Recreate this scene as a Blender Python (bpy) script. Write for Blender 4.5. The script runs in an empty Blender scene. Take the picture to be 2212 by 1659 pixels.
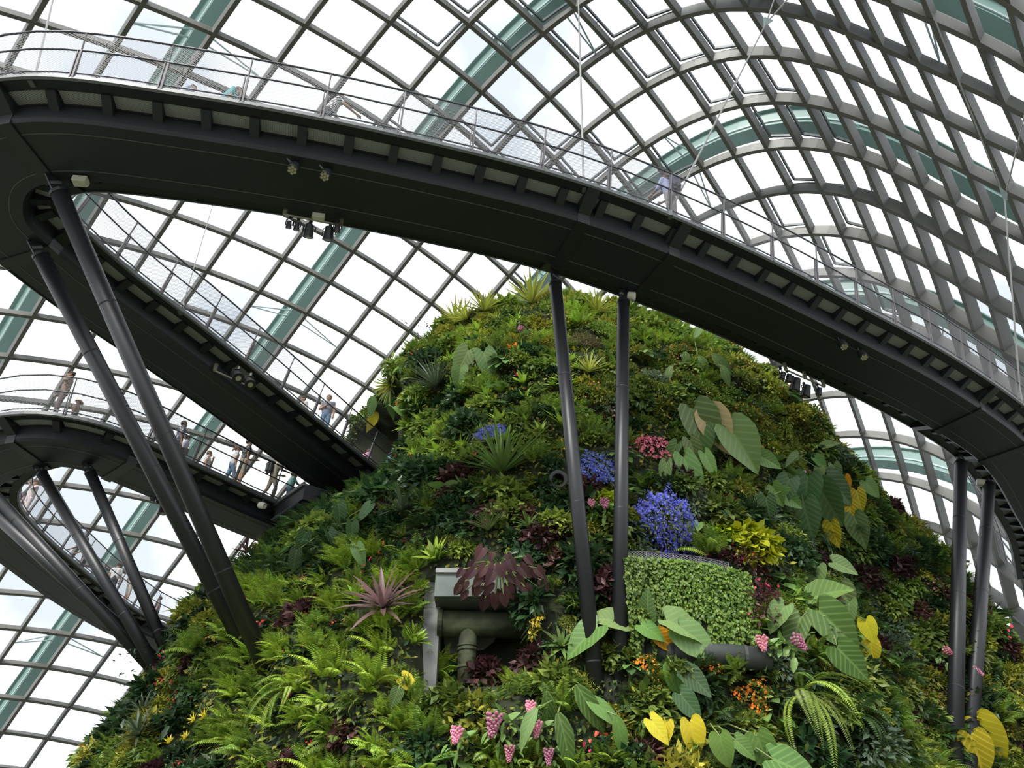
import bpy, bmesh, math, random
import numpy as np
from mathutils import Vector, Matrix
random.seed(7); RNG=np.random.default_rng(7)
S=bpy.context.scene; COL=S.collection
# ---------------------------------------------------------------- camera, sky, light, exposure
EYE=1.6; FPX=1640.0; PITCH=math.radians(37.0); IW,IH=2212.0,1659.0
cam=bpy.data.cameras.new('camera'); camo=bpy.data.objects.new('camera',cam); COL.objects.link(camo)
cam.sensor_fit='HORIZONTAL'; cam.sensor_width=36.0; cam.lens=36.0*FPX/IW
cam.clip_start=0.1; cam.clip_end=600
camo.location=(0,0,EYE); camo.rotation_euler=(math.pi/2+PITCH,0,0); S.camera=camo
world=bpy.data.worlds.new('overcast_sky'); S.world=world; world.use_nodes=True
nt=world.node_tree; nt.nodes.clear()
wo=nt.nodes.new('ShaderNodeOutputWorld'); bg=nt.nodes.new('ShaderNodeBackground')
tc=nt.nodes.new('ShaderNodeTexCoord'); nz=nt.nodes.new('ShaderNodeTexNoise'); rp=nt.nodes.new('ShaderNodeValToRGB')
nz.inputs['Scale'].default_value=2.2; nz.inputs['Detail'].default_value=5
rp.color_ramp.elements[0].position=.46; rp.color_ramp.elements[0].color=(.36,.385,.43,1)
rp.color_ramp.elements[1].position=.68; rp.color_ramp.elements[1].color=(1,1,1,1)
nt.links.new(tc.outputs['Generated'],nz.inputs['Vector']); nt.links.new(nz.outputs['Fac'],rp.inputs['Fac'])
nt.links.new(rp.outputs['Color'],bg.inputs['Color']); bg.inputs['Strength'].default_value=2.0
nt.links.new(bg.outputs[0],wo.inputs['Surface'])
sun=bpy.data.lights.new('sun','SUN'); suno=bpy.data.objects.new('sun',sun); COL.objects.link(suno)
sun.energy=3.8; sun.angle=math.radians(25); sun.color=(1,.97,.92); suno.location=(0,0,60)
suno.rotation_euler=(math.radians(38),math.radians(-22),0)
S.view_settings.view_transform='Standard'; S.view_settings.look='None'; S.view_settings.gamma=1
S.view_settings.use_curve_mapping=False; S.view_settings.exposure=0.4

# ---------------------------------------------------------------- helpers
def ray(px,py):
    a=(px-IW/2)/FPX; u=(IH/2-py)/FPX
    c,s=math.cos(PITCH),math.sin(PITCH)
    return Vector((a,c-u*s,s+u*c))
def at_h(px,py,h):            # point at height h above the eye
    r=ray(px,py); p=r*(h/r.z); return Vector((p.x,p.y,p.z+EYE))
def at_d(px,py,d):            # point at distance d from the eye
    p=ray(px,py).normalized()*d; return Vector((p.x,p.y,p.z+EYE))
def project(P):
    P=np.asarray(P,float); c,s=math.cos(PITCH),math.sin(PITCH); z=P[...,2]-EYE
    f=P[...,1]*c+z*s; u=-P[...,1]*s+z*c; f2=np.where(f>.1,f,.1)
    return np.stack([IW/2+FPX*P[...,0]/f2, IH/2-FPX*u/f2],-1), f
def tag(o,label=None,cat=None,group=None,kind=None):
    if label: o['label']=label
    if cat: o['category']=cat
    if group: o['group']=group
    if kind: o['kind']=kind
    return o
def empty(name,loc=(0,0,0),parent=None):
    o=bpy.data.objects.new(name,None); o.location=loc; o.empty_display_size=.2; COL.objects.link(o)
    if parent: o.parent=parent
    return o
def link(name,me,parent=None,loc=None):
    o=bpy.data.objects.new(name,me); COL.objects.link(o)
    if parent: o.parent=parent
    if loc is not None: o.location=loc
    return o
class MB:
    def __init__(s): s.v=[]; s.f=[]; s.m=[]; s.uv={}
    def add(s,vs,fs,mi=0):
        b=len(s.v); s.v.extend([tuple(p) for p in vs]); s.f.extend([tuple(i+b for i in f) for f in fs]); s.m.extend([mi]*len(fs))
    def box(s,c,sx,sy,sz,M=None,mi=0):
        vs=[Vector((x*sx/2,y*sy/2,z*sz/2)) for x in(-1,1) for y in(-1,1) for z in(-1,1)]
        if M is not None: vs=[M@p for p in vs]
        c=Vector(c); vs=[p+c for p in vs]
        s.add(vs,[(0,1,3,2),(4,6,7,5),(0,4,5,1),(2,3,7,6),(0,2,6,4),(1,5,7,3)],mi)
    def sweep(s,rings,closed=True,caps=True,mi=0):   # rings: list of lists of points
        n=len(rings[0]); b=len(s.v)
        for r in rings: s.v.extend([tuple(p) for p in r])
        m=n if closed else n-1
        for k in range(len(rings)-1):
            for i in range(m):
                s.f.append((b+k*n+i,b+k*n+(i+1)%n,b+(k+1)*n+(i+1)%n,b+(k+1)*n+i)); s.m.append(mi)
        if caps and closed:
            s.f.append(tuple(b+i for i in reversed(range(n)))); s.f.append(tuple(b+(len(rings)-1)*n+i for i in range(n))); s.m+= [mi,mi]
    def tube(s,pts,r,n=8,mi=0,caps=True):
        pts=[Vector(p) for p in pts]; rs=r if isinstance(r,(list,tuple)) else [r]*len(pts)
        rings=[]; a=None
        for k,p in enumerate(pts):
            t=(pts[min(k+1,len(pts)-1)]-pts[max(k-1,0)]).normalized()
            if a is None: a=t.orthogonal().normalized()
            a=(a-t*a.dot(t)); a=a.normalized() if a.length>1e-6 else t.orthogonal().normalized()
            b=t.cross(a)
            rings.append([p+(a*math.cos(2*math.pi*i/n)+b*math.sin(2*math.pi*i/n))*rs[k] for i in range(n)])
        s.sweep(rings,True,caps,mi)
    def mesh(s,name,mats,smooth=False):
        me=bpy.data.meshes.new(name); me.from_pydata(s.v,[],s.f)
        for m in (mats if isinstance(mats,(list,tuple)) else [mats]): me.materials.append(m)
        if any(s.m): me.polygons.foreach_set('material_index',s.m)
        if smooth: me.polygons.foreach_set('use_smooth',[True]*len(s.f))
        me.update(); return me
    def build(s,name,mats,parent=None,smooth=False,loc=None):
        return link(name,s.mesh(name,mats,smooth),parent,loc)
def frame_of(t,up=Vector((0,0,1))):
    t=t.normalized(); n=up.cross(t).normalized(); return t,n,t.cross(n)
# ---------------------------------------------------------------- materials
def mat(name,col,rough=.6,metal=0,noise=0,scale=4,spec=.5,bump=0,emit=None,coord='Object'):
    m=bpy.data.materials.new(name); m.use_nodes=True; t=m.node_tree; b=t.nodes['Principled BSDF']
    b.inputs['Base Color'].default_value=(*col,1); b.inputs['Roughness'].default_value=rough; b.inputs['Metallic'].default_value=metal
    b.inputs['Specular IOR Level'].default_value=spec
    if noise or bump:
        co=t.nodes.new('ShaderNodeTexCoord'); n=t.nodes.new('ShaderNodeTexNoise'); n.inputs['Scale'].default_value=scale; n.inputs['Detail'].default_value=6
        t.links.new(co.outputs[coord],n.inputs['Vector'])
    if noise:
        r=t.nodes.new('ShaderNodeValToRGB'); r.color_ramp.elements[0].position=.3; r.color_ramp.elements[1].position=.7
        r.color_ramp.elements[0].color=(*[max(0,c*(1-noise)) for c in col],1); r.color_ramp.elements[1].color=(*[min(1,c*(1+noise)) for c in col],1)
        t.links.new(n.outputs['Fac'],r.inputs['Fac']); t.links.new(r.outputs['Color'],b.inputs['Base Color'])
    if bump:
        bp=t.nodes.new('ShaderNodeBump'); bp.inputs['Strength'].default_value=bump; bp.inputs['Distance'].default_value=.02
        t.links.new(n.outputs['Fac'],bp.inputs['Height']); t.links.new(bp.outputs['Normal'],b.inputs['Normal'])
    if emit: b.inputs['Emission Color'].default_value=(*col,1); b.inputs['Emission Strength'].default_value=emit
    return m
M={}
M['mullion']=mat('grey_mullion_paint',(.135,.13,.12),.45,0,.06,.6)
M['vent']=mat('dark_vent_frame',(.05,.055,.06),.4)
M['teal']=mat('teal_steel',(.14,.22,.20),.4,0,.06,.3)
M['tealpale']=mat('pale_teal_steel',(.30,.37,.37),.4)
M['dark']=mat('dark_bridge_paint',(.0135,.0145,.019),.5,0,.12,.7)
M['darker']=mat('dark_bridge_plate',(.010,.011,.014),.55,0,.1,1)
M['fascia']=mat('grey_edge_paint',(.10,.11,.115),.45,0,.1,2)
M['pillar']=mat('pillar_paint',(.014,.0155,.018),.42,0,.12,1.5)
M['rail']=mat('handrail_steel',(.09,.09,.11),.4,.2)
M['post']=mat('rail_post_steel',(.15,.14,.15),.5,.1)
M['cable']=mat('steel_cable',(.25,.25,.24),.4,.4)
M['soil']=mat('mossy_soil',(.016,.022,.008),.95,0,.7,2.2,bump=.6)
M['floor']=mat('ground_planting',(.10,.11,.07),.9,0,.4,.5)
def glass_mat():
    m=bpy.data.materials.new('pane_glass'); m.use_nodes=True; t=m.node_tree; t.nodes.clear()
    o=t.nodes.new('ShaderNodeOutputMaterial'); mx=t.nodes.new('ShaderNodeMixShader'); tr=t.nodes.new('ShaderNodeBsdfTransparent'); gl=t.nodes.new('ShaderNodeBsdfGlossy'); fr=t.nodes.new('ShaderNodeFresnel')
    tr.inputs['Color'].default_value=(.93,.96,.95,1); gl.inputs['Roughness'].default_value=.05; gl.inputs['Color'].default_value=(.85,.9,.9,1); fr.inputs['IOR'].default_value=1.45
    t.links.new(fr.outputs[0],mx.inputs['Fac']); t.links.new(tr.outputs[0],mx.inputs[1]); t.links.new(gl.outputs[0],mx.inputs[2]); t.links.new(mx.outputs[0],o.inputs['Surface'])
    return m
M['glass']=glass_mat()
def net_mat(name,period,wire,col,rough=.5):
    # woven wire: two diagonal families of thin wires cut out by a procedural mask on UV metres
    m=bpy.data.materials.new(name); m.use_nodes=True; t=m.node_tree; b=t.nodes['Principled BSDF']
    b.inputs['Base Color'].default_value=(*col,1); b.inputs['Roughness'].default_value=rough; b.inputs['Metallic'].default_value=.2
    uv=t.nodes.new('ShaderNodeUVMap'); sp=t.nodes.new('ShaderNodeSeparateXYZ'); t.links.new(uv.outputs[0],sp.inputs[0])
    def math_(op,a,bb):
        n=t.nodes.new('ShaderNodeMath'); n.operation=op
        for k,x in enumerate((a,bb)):
            if x is None: continue
            if isinstance(x,(int,float)): n.inputs[k].default_value=x
            else: t.links.new(x,n.inputs[k])
        return n.outputs[0]
    outs=[]
    for sgn in (1,-1):
        v2=math_('MULTIPLY',sp.outputs['Y'],1.6*sgn); s_=math_('ADD',sp.outputs['X'],v2)
        q=math_('DIVIDE',s_,period); fr=math_('FRACT',q,None); d=math_('ABSOLUTE',math_('SUBTRACT',fr,.5),None)
        outs.append(math_('GREATER_THAN',d,.5-wire/period/2))
    al=math_('MAXIMUM',outs[0],outs[1]); t.links.new(al,b.inputs['Alpha'])
    return m
M['net']=net_mat('woven_wire_net',.07,.012,(.22,.22,.23))
M['grating']=net_mat('expanded_metal_grating',.075,.045,(.42,.42,.44))
# ---------------------------------------------------------------- ground
mb=MB(); R=95
mb.add([(-R,-R,0),(R,-R,0),(R,R+20,0),(-R,R+20,0)],[(0,1,2,3)])
tag(mb.build('floor',M['floor']),kind='structure')
# ---------------------------------------------------------------- glass gridshell: fitted smooth surface of (arch, purlin) index
SHELL=np.array(
[
(-2.355,34.78,37.94),(28.28,-37.92,6.101),(-2.883,1.306,-20.26),(3.126,29.38,5.422),(-4.955,31.81,7.658),
(-2.491,-19.75,-2.499),(7.294,-34.59,-3.031),(0.5047,6.025,-0.7903),(-1.925,10.93,-0.4076),(21.66,24.59,-1.518),
(-7.47,-7.236,-1.335),(4.24,-7.544,-2.785),(12.97,20.2,-9.505),(-7.231,14.05,-9.576),(-10.66,-17.25,7.924),
(0.6384,-9.559,5.228),(2.621,2.203,-3.613),(-3.512,2.929,-6.077),(3.552,7.841,6.42),(1.623,0.1906,-5.188),
(-8.589,-16.62,-14.36),(-5.059,-15.9,-0.5172),(1.637,5.261,8.921),(1.911,6.997,3.572),(0.6923,-0.9054,2.958),
(7.155,7.831,-1.096),(-5.714,2.08,4.64),(-9.589,-3.149,4.071),(1.145,2.118,0.2583),(1.98,2.454,0.7972),
(-0.2368,1.142,-0.6647),(-0.3654,-4.427,-2.266),(5.486,-2.01,5.569),(2.848,3.788,-1.346),(-1.145,1.224,-4.324),
(-1.434,0.4004,-3.335),(-1.754,-1.902,0.7734),(0.8054,-2.607,-1.803),(1.389,-1.258,-1.484),(0.6474,-0.3031,-0.7337),
(-0.4996,1.412,0.7565),(-1.105,1.233,0.4135),(0.5214,0.2526,0.966),(-0.159,-0.2025,-0.09546),(-0.1991,-0.2658,0.2907)])
SC=1.15
def shell(i,j):
    i=(np.asarray(i,float)-8)/10; j=(np.asarray(j,float)-1)/17
    B=np.stack([i**a*j**b for a in range(9) for b in range(9-a)],-1)
    P=B@SHELL*SC; P[...,2]+=EYE; return P
I0,I1,J0,J1=-3,22,-20,21
gi,gj=np.meshgrid(np.arange(I0,I1+1),np.arange(J0,J1+1),indexing='ij')
NODE=shell(gi,gj)
def shell_n(i,j):
    e=.2; a=shell(i+e,j)-shell(i-e,j); b=shell(i,j+e)-shell(i,j-e); n=np.cross(a,b)
    n/=np.linalg.norm(n,axis=-1,keepdims=True)
    c=np.array([0,28,8.])-shell(i,j); s=np.sign((n*c).sum(-1,keepdims=True)); return n*s      # inward
NRM=shell_n(gi.astype(float),gj.astype(float))
def ground_ok(p): return p[2]>-.5
roof=tag(empty('ceiling',(0,30,40)),'curved glass roof of square panes between grey steel ribs','roof',kind='structure')
def roof_part(mbx,name,m): 
    o=mbx.build(name,m); o.parent=roof; o.matrix_parent_inverse=roof.matrix_world.inverted(); return o
ROOF_INV=Matrix.Translation((0,-30,-40))
def put(o): o.parent=roof; o.matrix_parent_inverse=ROOF_INV; return o
def depth_at(j):       # the ribs grow deeper towards the springing on the right
    t=np.clip((np.asarray(j,float)-4)/9,0,1); return .55+.50*t*t*(3-2*t)
def beam_rings(P,Nn,wid,d0,dd):
    rings=[]
    for k in range(len(P)):
        d1=dd[k]; t=P[min(k+1,len(P)-1)]-P[max(k-1,0)]; t=t/np.linalg.norm(t); s=np.cross(t,Nn[k]); s/=np.linalg.norm(s)
        rings.append([P[k]+s*a*wid/2+Nn[k]*b for a,b in((-1,d0),(1,d0),(1,d1),(-1,d1))])
    return rings
def run_ok(P):
    k=np.where(P[:,2]>-.3)[0]; return (k[0],k[-1]+1) if len(k)>2 else None
SUB=4
for i in range(I0,I1+1):
    js=np.arange(J0,J1+.01,.5); P=shell(np.full(len(js),i,float),js); Nn=shell_n(np.full(len(js),float(i)),js)
    r=run_ok(P)
    if not r: continue
    mb=MB(); mb.sweep(beam_rings(P[r[0]:r[1]],Nn[r[0]:r[1]],.25,0.0,depth_at(js[r[0]:r[1]]))); put(mb.build('arch_rib',M['mullion']))
for j in range(J0,J1+1):
    is_=np.arange(I0,I1+.01,.5); P=shell(is_,np.full(len(is_),j,float)); Nn=shell_n(is_,np.full(len(is_),float(j)))
    r=run_ok(P)
    if not r: continue
    mb=MB(); mb.sweep(beam_rings(P[r[0]:r[1]],Nn[r[0]:r[1]],.23,.03,depth_at(np.full(r[1]-r[0],j))-.03)); put(mb.build('purlin',M['mullion']))
# panes: the 300 that show largest are single parts, the others one part
panes=[]
for a in range(I1-I0):
    for b in range(J1-J0):
        q=np.array([NODE[a,b],NODE[a+1,b],NODE[a+1,b+1],NODE[a,b+1]])
        if q[:,2].min()<-1: continue
        px,f=project(q); c=px.mean(0)
        area=0
        if f.min()>1 and -40<c[0]<IW+40 and -40<c[1]<IH+40:
            x,y=px[:,0],px[:,1]; area=abs(np.dot(x,np.roll(y,1))-np.dot(y,np.roll(x,1)))/2
            if (250<c[0]<2000 and c[1]>1000): area=0      # behind the planting
        panes.append((area,a,b))
panes.sort(key=lambda t:-t[0])
def pane_geo(mbx,a,b):
    q=np.array([NODE[a,b],NODE[a+1,b],NODE[a+1,b+1],NODE[a,b+1]]); n=np.array([NRM[a,b],NRM[a+1,b],NRM[a+1,b+1],NRM[a,b+1]])
    o=q+n*.06; mbx.add(list(o),[(0,1,2,3)])
rest=MB()
for k,(ar,a,b) in enumerate(panes):
    if k<300:
        mb=MB(); pane_geo(mb,a,b); put(mb.build('pane',M['glass']))
    else: pane_geo(rest,a,b)
o=put(rest.build('pane',M['glass'])); o['kind']='stuff'
# opening vents: dark frames hinged outwards just outside their panes, with a push rod
def vent(i,j,op=.10):
    P=[shell(np.array(float(i+u)),np.array(float(j+v))) for u,v in((.07,.07),(.93,.07),(.93,.93),(.07,.93))]
    n=shell_n(np.array(i+.5),np.array(j+.5)); L=np.linalg.norm(P[3]-P[0])
    P[0]=P[0]-n*(.1+op*L); P[1]=P[1]-n*(.1+op*L); P[2]=P[2]-n*.1; P[3]=P[3]-n*.1
    mb=MB()
    for k in range(4):
        A,B=P[k],P[(k+1)%4]; t=(B-A)/np.linalg.norm(B-A); s=np.cross(t,n)
        mb.sweep([[c+s*a*.05+n*bb for a,bb in((-1,-.1),(1,-.1),(1,.12),(-1,.12))] for c in(A,B)])
    fr=put(mb.build('vent_frame',M['vent']))
    mb=MB(); mid=(P[0]+P[1])/2; base=shell(np.array(i+.5),np.array(j+.02))+n*.5
    mb.tube([base,mid],.03,5); put(mb.build('vent_rod',M['vent']))
for i in range(4,10):
    for j in range(1,12):
        if (i*7+j*3)%5 in(0,1,3): vent(i,j)
for i in range(10,14):
    for j in range(8,11):
        if (i+j)%2: vent(i,j)
# external arches
def ext_arch(i,label):
    js=np.arange(J0,J1+.01,.5); ii=np.full(len(js),float(i)); P=shell(ii,js); Nn=shell_n(ii,js); r=run_ok(P); P,Nn=P[r[0]:r[1]],Nn[r[0]:r[1]]; js=js[r[0]:r[1]]
    T=np.gradient(P,axis=0); T/=np.linalg.norm(T,axis=1,keepdims=True); Sd=np.cross(T,Nn); Sd/=np.linalg.norm(Sd,axis=1,keepdims=True)
    Q=P-Nn*1.15
    root=tag(empty('external_arch',tuple(Q[0])),label,'arch','external roof arches','structure'); inv=Matrix.Translation(-Vector(Q[0]))
    def prt(name,rect,m):
        mb=MB(); mb.sweep([[Q[k]+Sd[k]*a-Nn[k]*b for a,b in rect] for k in range(len(Q))]); o=mb.build(name,m); o.parent=root; o.matrix_parent_inverse=inv
    prt('bottom_flange',[(-.5,0),(.5,0),(.5,.09),(-.5,.09)],M['teal'])
    prt('web',[(-.32,.09),(.32,.09),(.32,1.75),(-.32,1.75)],M['teal'])
    prt('pale_strip',[(-.40,.55),(.40,.55),(.40,.72),(-.40,.72)],M['tealpale'])
    prt('top_flange',[(-.55,1.75),(.55,1.75),(.55,1.85),(-.55,1.85)],M['teal'])
    for k in range(3,len(js)-1,10):
        for di in(-1,1):
            E_=shell(np.array(i+di*.98),np.array(js[k])); mb=MB()
            for e in(-.35,.35):
                mb.tube([Q[k]+T[k]*e-Nn[k]*.6,E_-NRM[0,0]*0],[.06,.05],5)
            o=mb.build('strut',M['tealpale']); o.parent=root; o.matrix_parent_inverse=inv
for i,lb in((2,'teal external steel arch passing over the bend of the upper walkway'),(6,'teal external steel arch crossing behind the upper walkway middle'),(10,'teal external steel arch curving over the backpack walker'),(14,'teal external steel arch low behind the railing past the backpack walker'),(18,'teal external steel arch seen between the mountain and the thick pillar pair')): ext_arch(i,lb)
# ---------------------------------------------------------------- walkways
def catmull(pts,ds=.25):
    pts=[Vector(p) for p in pts]; P=[pts[0]*2-pts[1]]+pts+[pts[-1]*2-pts[-2]]; out=[]
    for k in range(1,len(P)-2):
        for q in range(24):
            t=q/24; a,b,c,d=P[k-1:k+3]
            out.append(.5*((2*b)+(c-a)*t+(2*a-5*b+4*c-d)*t*t+(3*b-a-3*c+d)*t**3))
    out.append(P[-2])
    L=[0]
    for k in range(1,len(out)): L.append(L[-1]+(out[k]-out[k-1]).length)
    n=int(L[-1]/ds); res=[]; k=0
    for q in range(n+1):
        s=L[-1]*q/n
        while k<len(L)-2 and L[k+1]<s: k+=1
        t=(s-L[k])/max(1e-9,L[k+1]-L[k]); res.append(out[k].lerp(out[k+1],t))
    return res
class Path:
    def __init__(s,pts,ds=.25):
        s.p=catmull(pts,ds); s.ds=sum((s.p[k+1]-s.p[k]).length for k in range(len(s.p)-1))/(len(s.p)-1); s.L=s.ds*(len(s.p)-1)
        s.n=[]
        for k in range(len(s.p)):
            t=(s.p[min(k+2,len(s.p)-1)]-s.p[max(k-2,0)]); t.z=0; t.normalize(); s.n.append(Vector((-t.y,t.x,0)))
    def at(s,u):
        x=max(0,min(u/s.ds,len(s.p)-1.001)); k=int(x); f=x-k; p=s.p[k].lerp(s.p[k+1],f); n=s.n[k].lerp(s.n[k+1],f).normalized(); return p,n
    def off(s,u,v,z):          # v: towards left normal
        p,n=s.at(u); return p+n*v+Vector((0,0,z))
    def near(s,x,y):
        d=[(q.x-x)**2+(q.y-y)**2 for q in s.p]; k=min(range(len(d)),key=d.__getitem__); return k*s.ds
def uvmesh(name,rows,u0,du,v0,v1,m):     # strip between two polylines with UV in metres
    A,B=rows; n=len(A); me=bpy.data.meshes.new(name); vs=[tuple(p) for p in A]+[tuple(p) for p in B]
    fs=[(k,k+1,n+k+1,n+k) for k in range(n-1)]; me.from_pydata(vs,[],fs); me.materials.append(m)
    uv=me.uv_layers.new(name='UVMap'); data=[]
    for k in range(n-1): data+=[u0+k*du,v0,u0+(k+1)*du,v0,u0+(k+1)*du,v1,u0+k*du,v1]
    uv.data.foreach_set('uv',data); me.update(); return me
HW=1.43
def walkway(name,label,pts,grat_pitch=.97,post_pitch=1.6,brackets=(),sides=(1,-1),skip=lambda p:False):
    P=Path([(x,y,h+EYE) for x,y,h in pts]); root=tag(empty(name,tuple(P.p[0])),label,'walkway','elevated walkways'); inv=Matrix.Translation(-P.p[0])
    def ch(o): o.parent=root; o.matrix_parent_inverse=inv; return o
    us=[k*P.ds for k in range(len(P.p))]
    def sw(nm,prof,m,u0=None,u1=None,smooth=False):
        uu=us if u0 is None else [u0,u1]
        mb=MB(); mb.sweep([[P.off(u,v,z) for v,z in prof] for u in uu]); return ch(mb.build(nm,m,smooth=smooth))
    sw('deck_slab',[(-1.2,.03),(1.2,.03),(1.2,.0),(.84,0),(.84,-.1),(-.84,-.1),(-.84,0),(-1.2,0)],M['darker'])
    sw('box_girder',[(-.82,-.1),(.82,-.1),(.82,-.50),(.76,-.58),(-.76,-.58),(-.82,-.50)],M['dark'])
    for s in(1,-1):
        sw('soffit_seam',[(s*.47,-.576),(s*.49,-.576),(s*.49,-.588),(s*.47,-.588)],M['fascia'])
        sw('edge_plate',[(s*1.17,0),(s*HW,0),(s*HW,-.07),(s*1.17,-.07)],M['darker'])
        sw('edge_fascia',[(s*HW,.06),(s*(HW+.05),.04),(s*(HW+.06),-.08),(s*(HW+.01),-.11),(s*HW,-.09)],M['fascia'])
        # ribs and grating windows
        n=int(P.L/grat_pitch); d=P.L/n
        for k in range(n+1):
            u=min(k*d,P.L-.01)
            if skip(P.off(u,0,0)): continue
            t=Vector((P.at(u)[1].y,-P.at(u)[1].x,0)); nn=P.at(u)[1]; mb=MB()
            A=[(s*.80,-.02),(s*1.2,-.02),(s*1.2,-.12),(s*.80,-.30)]
            mb.sweep([[P.off(u,v,z)+t*e for v,z in A] for e in(-.10,.10)]); ch(mb.build('rib',M['dark']))
            if k<n:
                m_=[u+.10+(d-.2)*q/3 for q in range(4)]
                ch(link('grating_panel',uvmesh('grating_panel',([P.off(x,s*.81,-.04) for x in m_],[P.off(x,s*1.18,-.04) for x in m_]),m_[0],(d-.2)/3,0,.45,M['grating'])))
        # railing
        for nm,o_,z,r in(('top_rail',.34,1.18,.026),('mid_rail',.22,.70,.022),('bottom_rail',.05,.12,.02)):
            mb=MB(); mb.tube([P.off(u,s*(HW+o_),z) for u in us[::2]],r,7); ch(mb.build(nm,M['rail'],smooth=True))
        n=int(P.L/post_pitch); d=P.L/n
        for k in range(n+1):
            u=min(k*d,P.L-.01)
            if skip(P.off(u,0,0)): continue
            nn=P.at(u)[1]; t=Vector((nn.y,-nn.x,0)); mb=MB()
            A=[(s*(HW-.02),-.05),(s*(HW+.06),-.05),(s*(HW+.24),.72),(s*(HW+.19),.72)]
            mb.sweep([[P.off(u,v,z)+t*e for v,z in A] for e in(-.02,.02)])
            mb.sweep([[P.off(u,v,z)+t*e for v,z in A] for e in(.05,.07)])
            mb.tube([P.off(u,s*(HW+.20),.66),P.off(u,s*(HW+.34),1.18)],.02,6); ch(mb.build('post',M['post']))
            if k<n:
                q=[u+d*x/4 for x in range(5)]
                ch(link('net_panel',uvmesh('net_panel',([P.off(x,s*(HW+.04),.04) for x in q],[P.off(x,s*(HW+.34),1.16) for x in q]),u,d/4,0,1.15,M['net'])))
    for bx_,by_ in brackets:
        u=P.near(bx_,by_)
        mb=MB(); prof=[(-HW-.02,-.12),(-.84,-.36),(-.80,-.62),(.80,-.62),(.84,-.36),(HW+.02,-.12),(HW+.02,-.06),(0,-.05),(-HW-.02,-.06)]
        nn=P.at(u)[1]; t=Vector((nn.y,-nn.x,0)); mb.sweep([[P.off(u,v,z)+t*e for v,z in prof] for e in(-.16,.16)]); ch(mb.build('bracket',M['pillar']))
    return P,root,ch
H1,H2=14.5,13.0
AB=[(25.5,34,H1),(22.8,29.6,H1),(20.2,26.2,H1),(18.1,23.6,H1),(16.06,21.62,H1),(12.6,19.1,H1),(9.3,17.05,H1),(5.1,14.6,H1),(1.1,12.7,H1),(-3.5,11.3,H1),(-7.15,10.5,H1),(-9.9,10.13,H1),(-11.5,10.6,H1),(-12.3,11.95,H1),(-11.95,13.5,H1),(-11.22,15.2,H1),(-10.23,17.06,H1),(-8.96,19.6,H1),(-8.1,21.4,H1),(-6.5,24.7,H1),(-5.2,27.4,H1)]
CD=[(-7.4,27.2,H2),(-8.7,26.1,H2),(-9.98,24.6,H2),(-11.13,23.1,H2),(-12.15,21.8,H2),(-12.95,20.8,H2),(-13.6,20.3,H2),(-14.4,20.1,H2),(-15.4,20.3,H2),(-16.8,21.0,H2),(-18.2,22.3,H2),(-19.1,24.0,H2),(-19.45,26,H2),(-19.5,29,H2),(-19.3,33,H2),(-18.5,37,H2),(-16,41,H2),(-11,43.5,H2)]
PA,rootA,chA=walkway('elevated_walkway','upper black steel walkway sweeping over and looping back to the mountain',AB,brackets=((1.3,12.8),(3.6,13.8),(-10.6,10.2),(-12.0,13.3),(14.7,20.5),(17.0,22.5)))
PC,rootC,chC=walkway('elevated_walkway','lower black steel walkway looping out beneath the upper one',CD,brackets=((-12.6,21.2),(-15.0,20.2)))
# ---------------------------------------------------------------- mountain body
MC=Vector((2.0,29.0,0))
KH=np.array([-3,3,7,11,15,18,20.5,22.5,23.6,24.2]); KL=np.array([16.7,15.4,14.1,11.9,10.1,9.0,7.7,5.7,3.2,.3]); KR=np.array([17,15.6,14.4,13.3,11.8,9.7,7.4,5.0,2.8,.3])
VEG=.45
CARVE=[]   # (theta0,theta1,h0,h1,depth)
def mrad(th,h,noise=True):
    th=np.asarray(th,float); h=np.asarray(h,float)
    w=.5*(1-np.cos(th)); r=w*np.interp(h,KH,KL)+(1-w)*np.interp(h,KH,KR)
    d=np.degrees(np.arctan2(np.sin(th),np.cos(th))); fade=np.clip((15-h)/6,0,1)
    r=r*(1+fade*(.13*np.exp(-((d+2)/24)**2)-.17*np.exp(-((d+50)/20)**2)))
    r=r-1.9*np.exp(-((d+135)/19)**2)*np.exp(-((h-13.0)/2.4)**2)      # hollow under the walkway end
    r=r-VEG
    if noise:
        r=r+.22*np.sin(th*9+h*.7)*np.sin(h*.9+1)+.15*np.sin(th*17-h*1.3+2)*np.cos(h*1.7)+.10*np.sin(th*31+h*2.9)
        for a,b,c,e,dp in CARVE:
            m=((d>a)&(d<b)&(h>c)&(h<e)); r=np.where(m,r-dp,r)
    return np.maximum(r,.05)
def msurf(th,h):
    r=mrad(th,h); return np.stack([MC.x+r*np.cos(th),MC.y+r*np.sin(th),h+EYE],-1)
def mnorm(th,h,e=.03):
    a=msurf(th+e,h)-msurf(th-e,h); b=msurf(th,h+.4)-msurf(th,h-.4); n=np.cross(a,b); return n/np.linalg.norm(n,axis=-1,keepdims=True)
def mhit(px,py,extra=0.0):       # where a sight line meets the mountain
    r=ray(px,py); ts=np.linspace(8,45,1500); X=r.x*ts-MC.x; Y=r.y*ts-MC.y; Hh=r.z*ts
    ok=(np.hypot(X,Y)<mrad(np.arctan2(Y,X),Hh)+extra)&(Hh<24)
    k=np.argmax(ok)
    if not ok[k]: return None
    t=ts[k]; return Vector((r.x*t,r.y*t,r.z*t+EYE)),math.atan2(Y[k],X[k]),Hh[k],t*r.length
def thh(px,py):
    q=mhit(px,py); return math.degrees(q[1]),q[2]
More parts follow.
